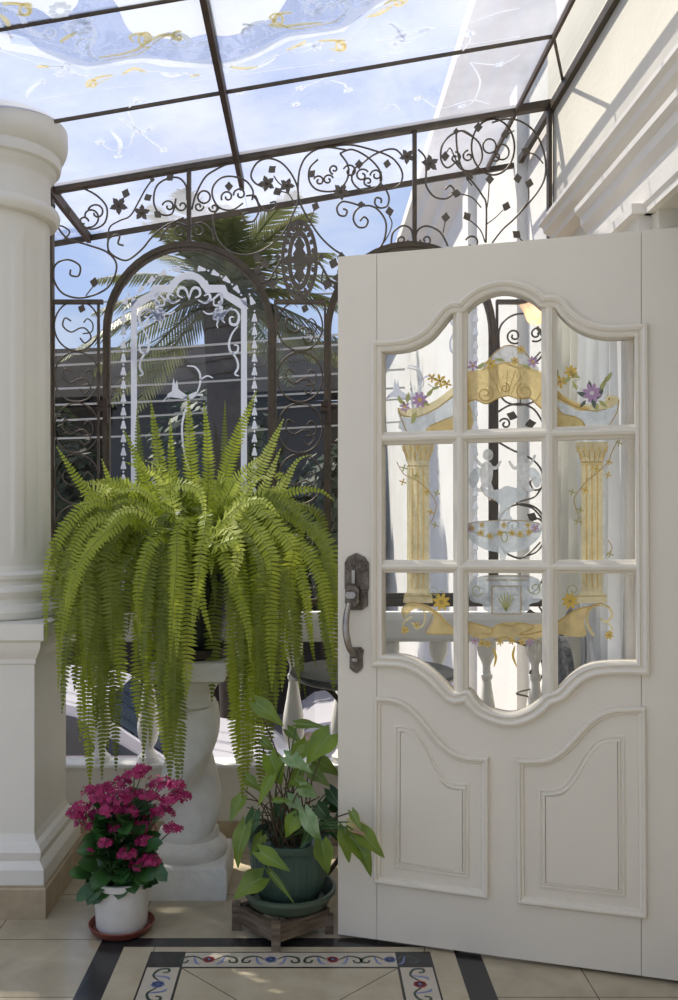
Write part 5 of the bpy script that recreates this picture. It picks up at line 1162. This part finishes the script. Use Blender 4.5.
# palm
def palm_tree():
    c = P(222, 296, 9.3); root = thing('palm_tree', (c.x, c.y, -1.5), 'tall palm tree with arching fronds behind the arched window', 'tree')
    mb = MB(); mb.tube([(c.x+.25, c.y, -1.5), (c.x+.12, c.y, 1.0), (c.x, c.y, c.z-.1)], [.24, .2, .2], 14); mb.build('trunk', M['trunk'], root)
    rp_ = random.Random(4); f = MB()
    for i in range(36):
        a = i*2.399; el = rp_.uniform(-.35, 1.0); L = rp_.uniform(1.35, 1.85)
        d = Vector((math.cos(a)*math.cos(el), math.sin(a)*math.cos(el)*.8, math.sin(el)))
        p = [c+d*(L*t)+Vector((0, 0, -L*.36*t*t*(1.1-el*.3))) for t in [k/10 for k in range(11)]]
        f.tube(p, [.022*(1-.85*k/10) for k in range(11)], 4)
        for k in range(1, 40):
            t = k/40*10; j = min(9, int(t)); q = p[j].lerp(p[j+1], t-j); tt = (p[j+1]-p[j]).normalized(); sd = tt.cross(Vector((0, 0, 1))).normalized()
            ll = .36*math.sin(PI*min(1, .12+k/40*.88))**.6
            for sg in (-1, 1):
                e = q+(sd*sg*.75+tt*.65+Vector((0, 0, -.25+rp_.uniform(-.1, .1)))).normalized()*ll; w = tt*.016
                f.add([q-w, q+w, q.lerp(e, .5)+w, e, q.lerp(e, .5)-w], [(0, 1, 2, 4), (4, 2, 3)])
    f.build('foliage', M['palm'], root, smooth=False)
palm_tree()
# dark house across the street with a ribbed roof
hs_ = thing('house', (-3, 15, -1.5), 'dark grey house with a low ribbed roof across the street', 'house')
mb = MB(); mb.box((-9, 13.2, -1.5), (.9, 18, 3.1)); mb.build('wall', M['housewall'], hs_, smooth=False)
mb = MB(); mb.add([(-9.4, 12.6, 2.9), (1.1, 12.6, 3.2), (1.1, 17, 4.75), (-9.4, 17, 4.45)], [(0,1,2,3)]); mb.add([(-9.4, 12.6, 2.9), (1.1, 12.6, 3.2), (1.1, 12.6, 3.05), (-9.4, 12.6, 2.75)], [(0,1,2,3)]); mb.build('roof', M['roofdark'], hs_, smooth=False)
for x0 in (-7.5, -5.2, -3.0, -1.0):
    mb = MB(); mb.box((x0, 13.12, .2), (x0+1.1, 13.2, 1.7)); w_ = mb.build('window', M['housewall'], hs_, smooth=False); mb = MB(); mb.box((x0+.08, 13.10, .28), (x0+1.02, 13.12, 1.62)); mb.build('pane', M['carglass'], w_, smooth=False)
def hedge(name, c, r, label, seed, n=2600):
    rh = random.Random(seed); root = thing(name, (c[0], c[1], -1.5), label, 'tree'); m = MB(); c = Vector(c)
    for i in range(n):
        v = Vector((rh.gauss(0, 1), rh.gauss(0, 1), rh.gauss(0, 1))).normalized(); f = .75+.3*noise.noise(v*2.2+Vector((seed, 0, 0))); k = rh.uniform(.72, 1)
        p = c+Vector((v.x*r[0], v.y*r[1], v.z*r[2]))*f*k*1.15; nn = (v+Vector((rh.uniform(-.7, .7), rh.uniform(-.7, .7), rh.uniform(-.3, .9)))).normalized(); a = nn.orthogonal().normalized(); b = nn.cross(a); s = rh.uniform(.07, .13)
        m.add([p-a*s, p+b*s*.5, p+a*s, p-b*s*.5], [(0, 1, 2, 3)])
    m.build('foliage', M['hedge'], root, smooth=False)
    m = MB(); m.lathe((c.x, c.y, -1.5), [(.16, 0), (.12, .6), (.10, max(.7, c.z+1.5))], 10); m.build('trunk', M['trunk'], root)
hedge('tree', (-1.35, 12.0, 1.8), (1.1, .9, 1.5), 'dark leafy tree behind the left arched window and palm', 3)
hedge('tree', (-3.5, 12.0, 1.5), (.95, .8, 1.4), 'dark leafy tree beside the column behind the screen', 5)
hedge('tree', (.25, 12.0, 1.2), (.65, .7, 1.2), 'dark leafy tree behind the gap between the two arches', 8)
for i, (y0, y1, x0, x1) in enumerate(((352, 333, 40, 345), (363, 343, 40, 345), (386, 372, 40, 345), (402, 390, 40, 345), (418, 402, 40, 345), (300, 292, 40, 345), (436, 424, 40, 345))):
    d = 8.6+i*.25; a = P(x0-200, y0+(y0-y1)*.65, d); b = P(x1+60, y1-(y0-y1)*.2, d); m = a.lerp(b, .5)-Vector((0, 0, .04))
    mb = MB(); mb.tube([Vector(p) for p in cr([tuple(a), tuple(m), tuple(b)], 8)], .011, 5)
    tag(mb.build('overhead_cable', M['cable'], org=a), 'thin pale overhead cable crossing behind the arched window', 'cable', 'overhead cables behind the arched window')
# unseen tree added to the left, crown shaped to break up the sun on the terrace
rt = random.Random(77); shade_tree = thing('tree', (-5.2, 6.6, -1.5), 'leafy street tree to the left of the terrace, outside the frame', 'tree')
m = MB(); m.tube([Vector(p) for p in cr([(-5.2, 6.6, -1.5), (-5.0, 6.4, 1.5), (-4.2, 5.8, 4.0), (-3.0, 5.1, 5.3)], 6)], [.16-.005*i for i in range(19)], 10); m.build('trunk', M['trunk'], shade_tree)
m = MB()
for i in range(5200):
    x, y, z = rt.uniform(-5.4, -1.95), rt.uniform(4.2, 7.3), rt.uniform(5.1, 6.0)
    xe, ye = x-(5.5-z)/2, y+.475*(5.5-z)
    if xe > -2.42: continue
    hole = ((xe+2.62)/.52)**2+((ye-5.2)/.44)**2  # opening left in the crown to let sun onto fern and front floor
    if hole < 1 and rt.random() < (1.0 if noise.noise(Vector((xe*7, ye*7, 3))) > -.05 else .7): continue
    if noise.noise(Vector((xe*2.2, ye*2.2, 0))) > .33: continue
    nn = Vector((rt.gauss(0, .5), rt.gauss(0, .5), 1)).normalized(); a = nn.orthogonal().normalized(); b = nn.cross(a); t_ = rt.uniform(0, 6.3); a, b = a*math.cos(t_)+b*math.sin(t_), b*math.cos(t_)-a*math.sin(t_); s_ = rt.uniform(.05, .085); p = Vector((x, y, z))
    m.add([p-a*s_, p+b*s_*.45, p+a*s_, p-b*s_*.45], [(0, 1, 2, 3)])
m.build('foliage', M['hedge'], shade_tree, smooth=False)
# ------------------------------------------------------------------ light
w = bpy.data.worlds.new('world'); sc.world = w; w.use_nodes = True; nt = w.node_tree; nt.nodes.clear(); N = nt.nodes.new; Lk = nt.links.new
out = N('ShaderNodeOutputWorld'); bg = N('ShaderNodeBackground'); Lk(bg.outputs[0], out.inputs[0])
tc = N('ShaderNodeTexCoord'); mp = N('ShaderNodeMapping'); mp.inputs['Scale'].default_value = (1, 1, 2.2); Lk(tc.outputs['Generated'], mp.inputs[0])
nz = N('ShaderNodeTexNoise'); nz.inputs['Scale'].default_value = 2.3; nz.inputs['Detail'].default_value = 7; nz.inputs['Roughness'].default_value = .55; Lk(mp.outputs[0], nz.inputs['Vector'])
sp = N('ShaderNodeSeparateXYZ'); Lk(tc.outputs['Generated'], sp.inputs[0])
ad = N('ShaderNodeMath'); ad.operation = 'MULTIPLY_ADD'; ad.inputs[1].default_value = .16; Lk(sp.outputs['Z'], ad.inputs[0]); Lk(nz.outputs['Fac'], ad.inputs[2])
cp_ = N('ShaderNodeMapRange'); cp_.inputs[1].default_value = .57; cp_.inputs[2].default_value = .85; Lk(ad.outputs[0], cp_.inputs[0])
rp = N('ShaderNodeValToRGB'); Lk(sp.outputs['Z'], rp.inputs[0])
rp.color_ramp.elements[0].position = 0.0; rp.color_ramp.elements[0].color = (.62, .70, .82, 1); rp.color_ramp.elements[1].position = .75; rp.color_ramp.elements[1].color = (.30, .42, .74, 1)
e = rp.color_ramp.elements.new(.28); e.color = (.40, .54, .86, 1)
mx = N('ShaderNodeMix'); mx.data_type = 'RGBA'; Lk(cp_.outputs[0], mx.inputs[0]); Lk(rp.outputs[0], mx.inputs[6]); mx.inputs[7].default_value = (.98, .95, .91, 1)
Lk(mx.outputs[2], bg.inputs[0]); bg.inputs[1].default_value = 1.15
sun = bpy.data.lights.new('sun', 'SUN'); sun.energy = 8.0; sun.angle = math.radians(.6); sun.color = (1, .93, .82)
so = bpy.data.objects.new('sun', sun); COL.objects.link(so)
dirv = Vector((1, -.95, -2.0)).normalized(); so.rotation_euler = dirv.to_track_quat('-Z', 'Y').to_euler(); so.location = (-4, 6, 9)

for o in list(bpy.data.objects):
    if '_o' in o: del o['_o']
vs_ = sc.view_settings; vs_.view_transform = 'Standard'; vs_.look = 'None'; vs_.gamma = 1; vs_.exposure = -0.12; vs_.use_curve_mapping = False
cy = sc.cycles; cy.max_bounces = 12; cy.transparent_max_bounces = 24; cy.diffuse_bounces = 5; cy.caustics_reflective = False; cy.caustics_refractive = False; cy.use_denoising = True
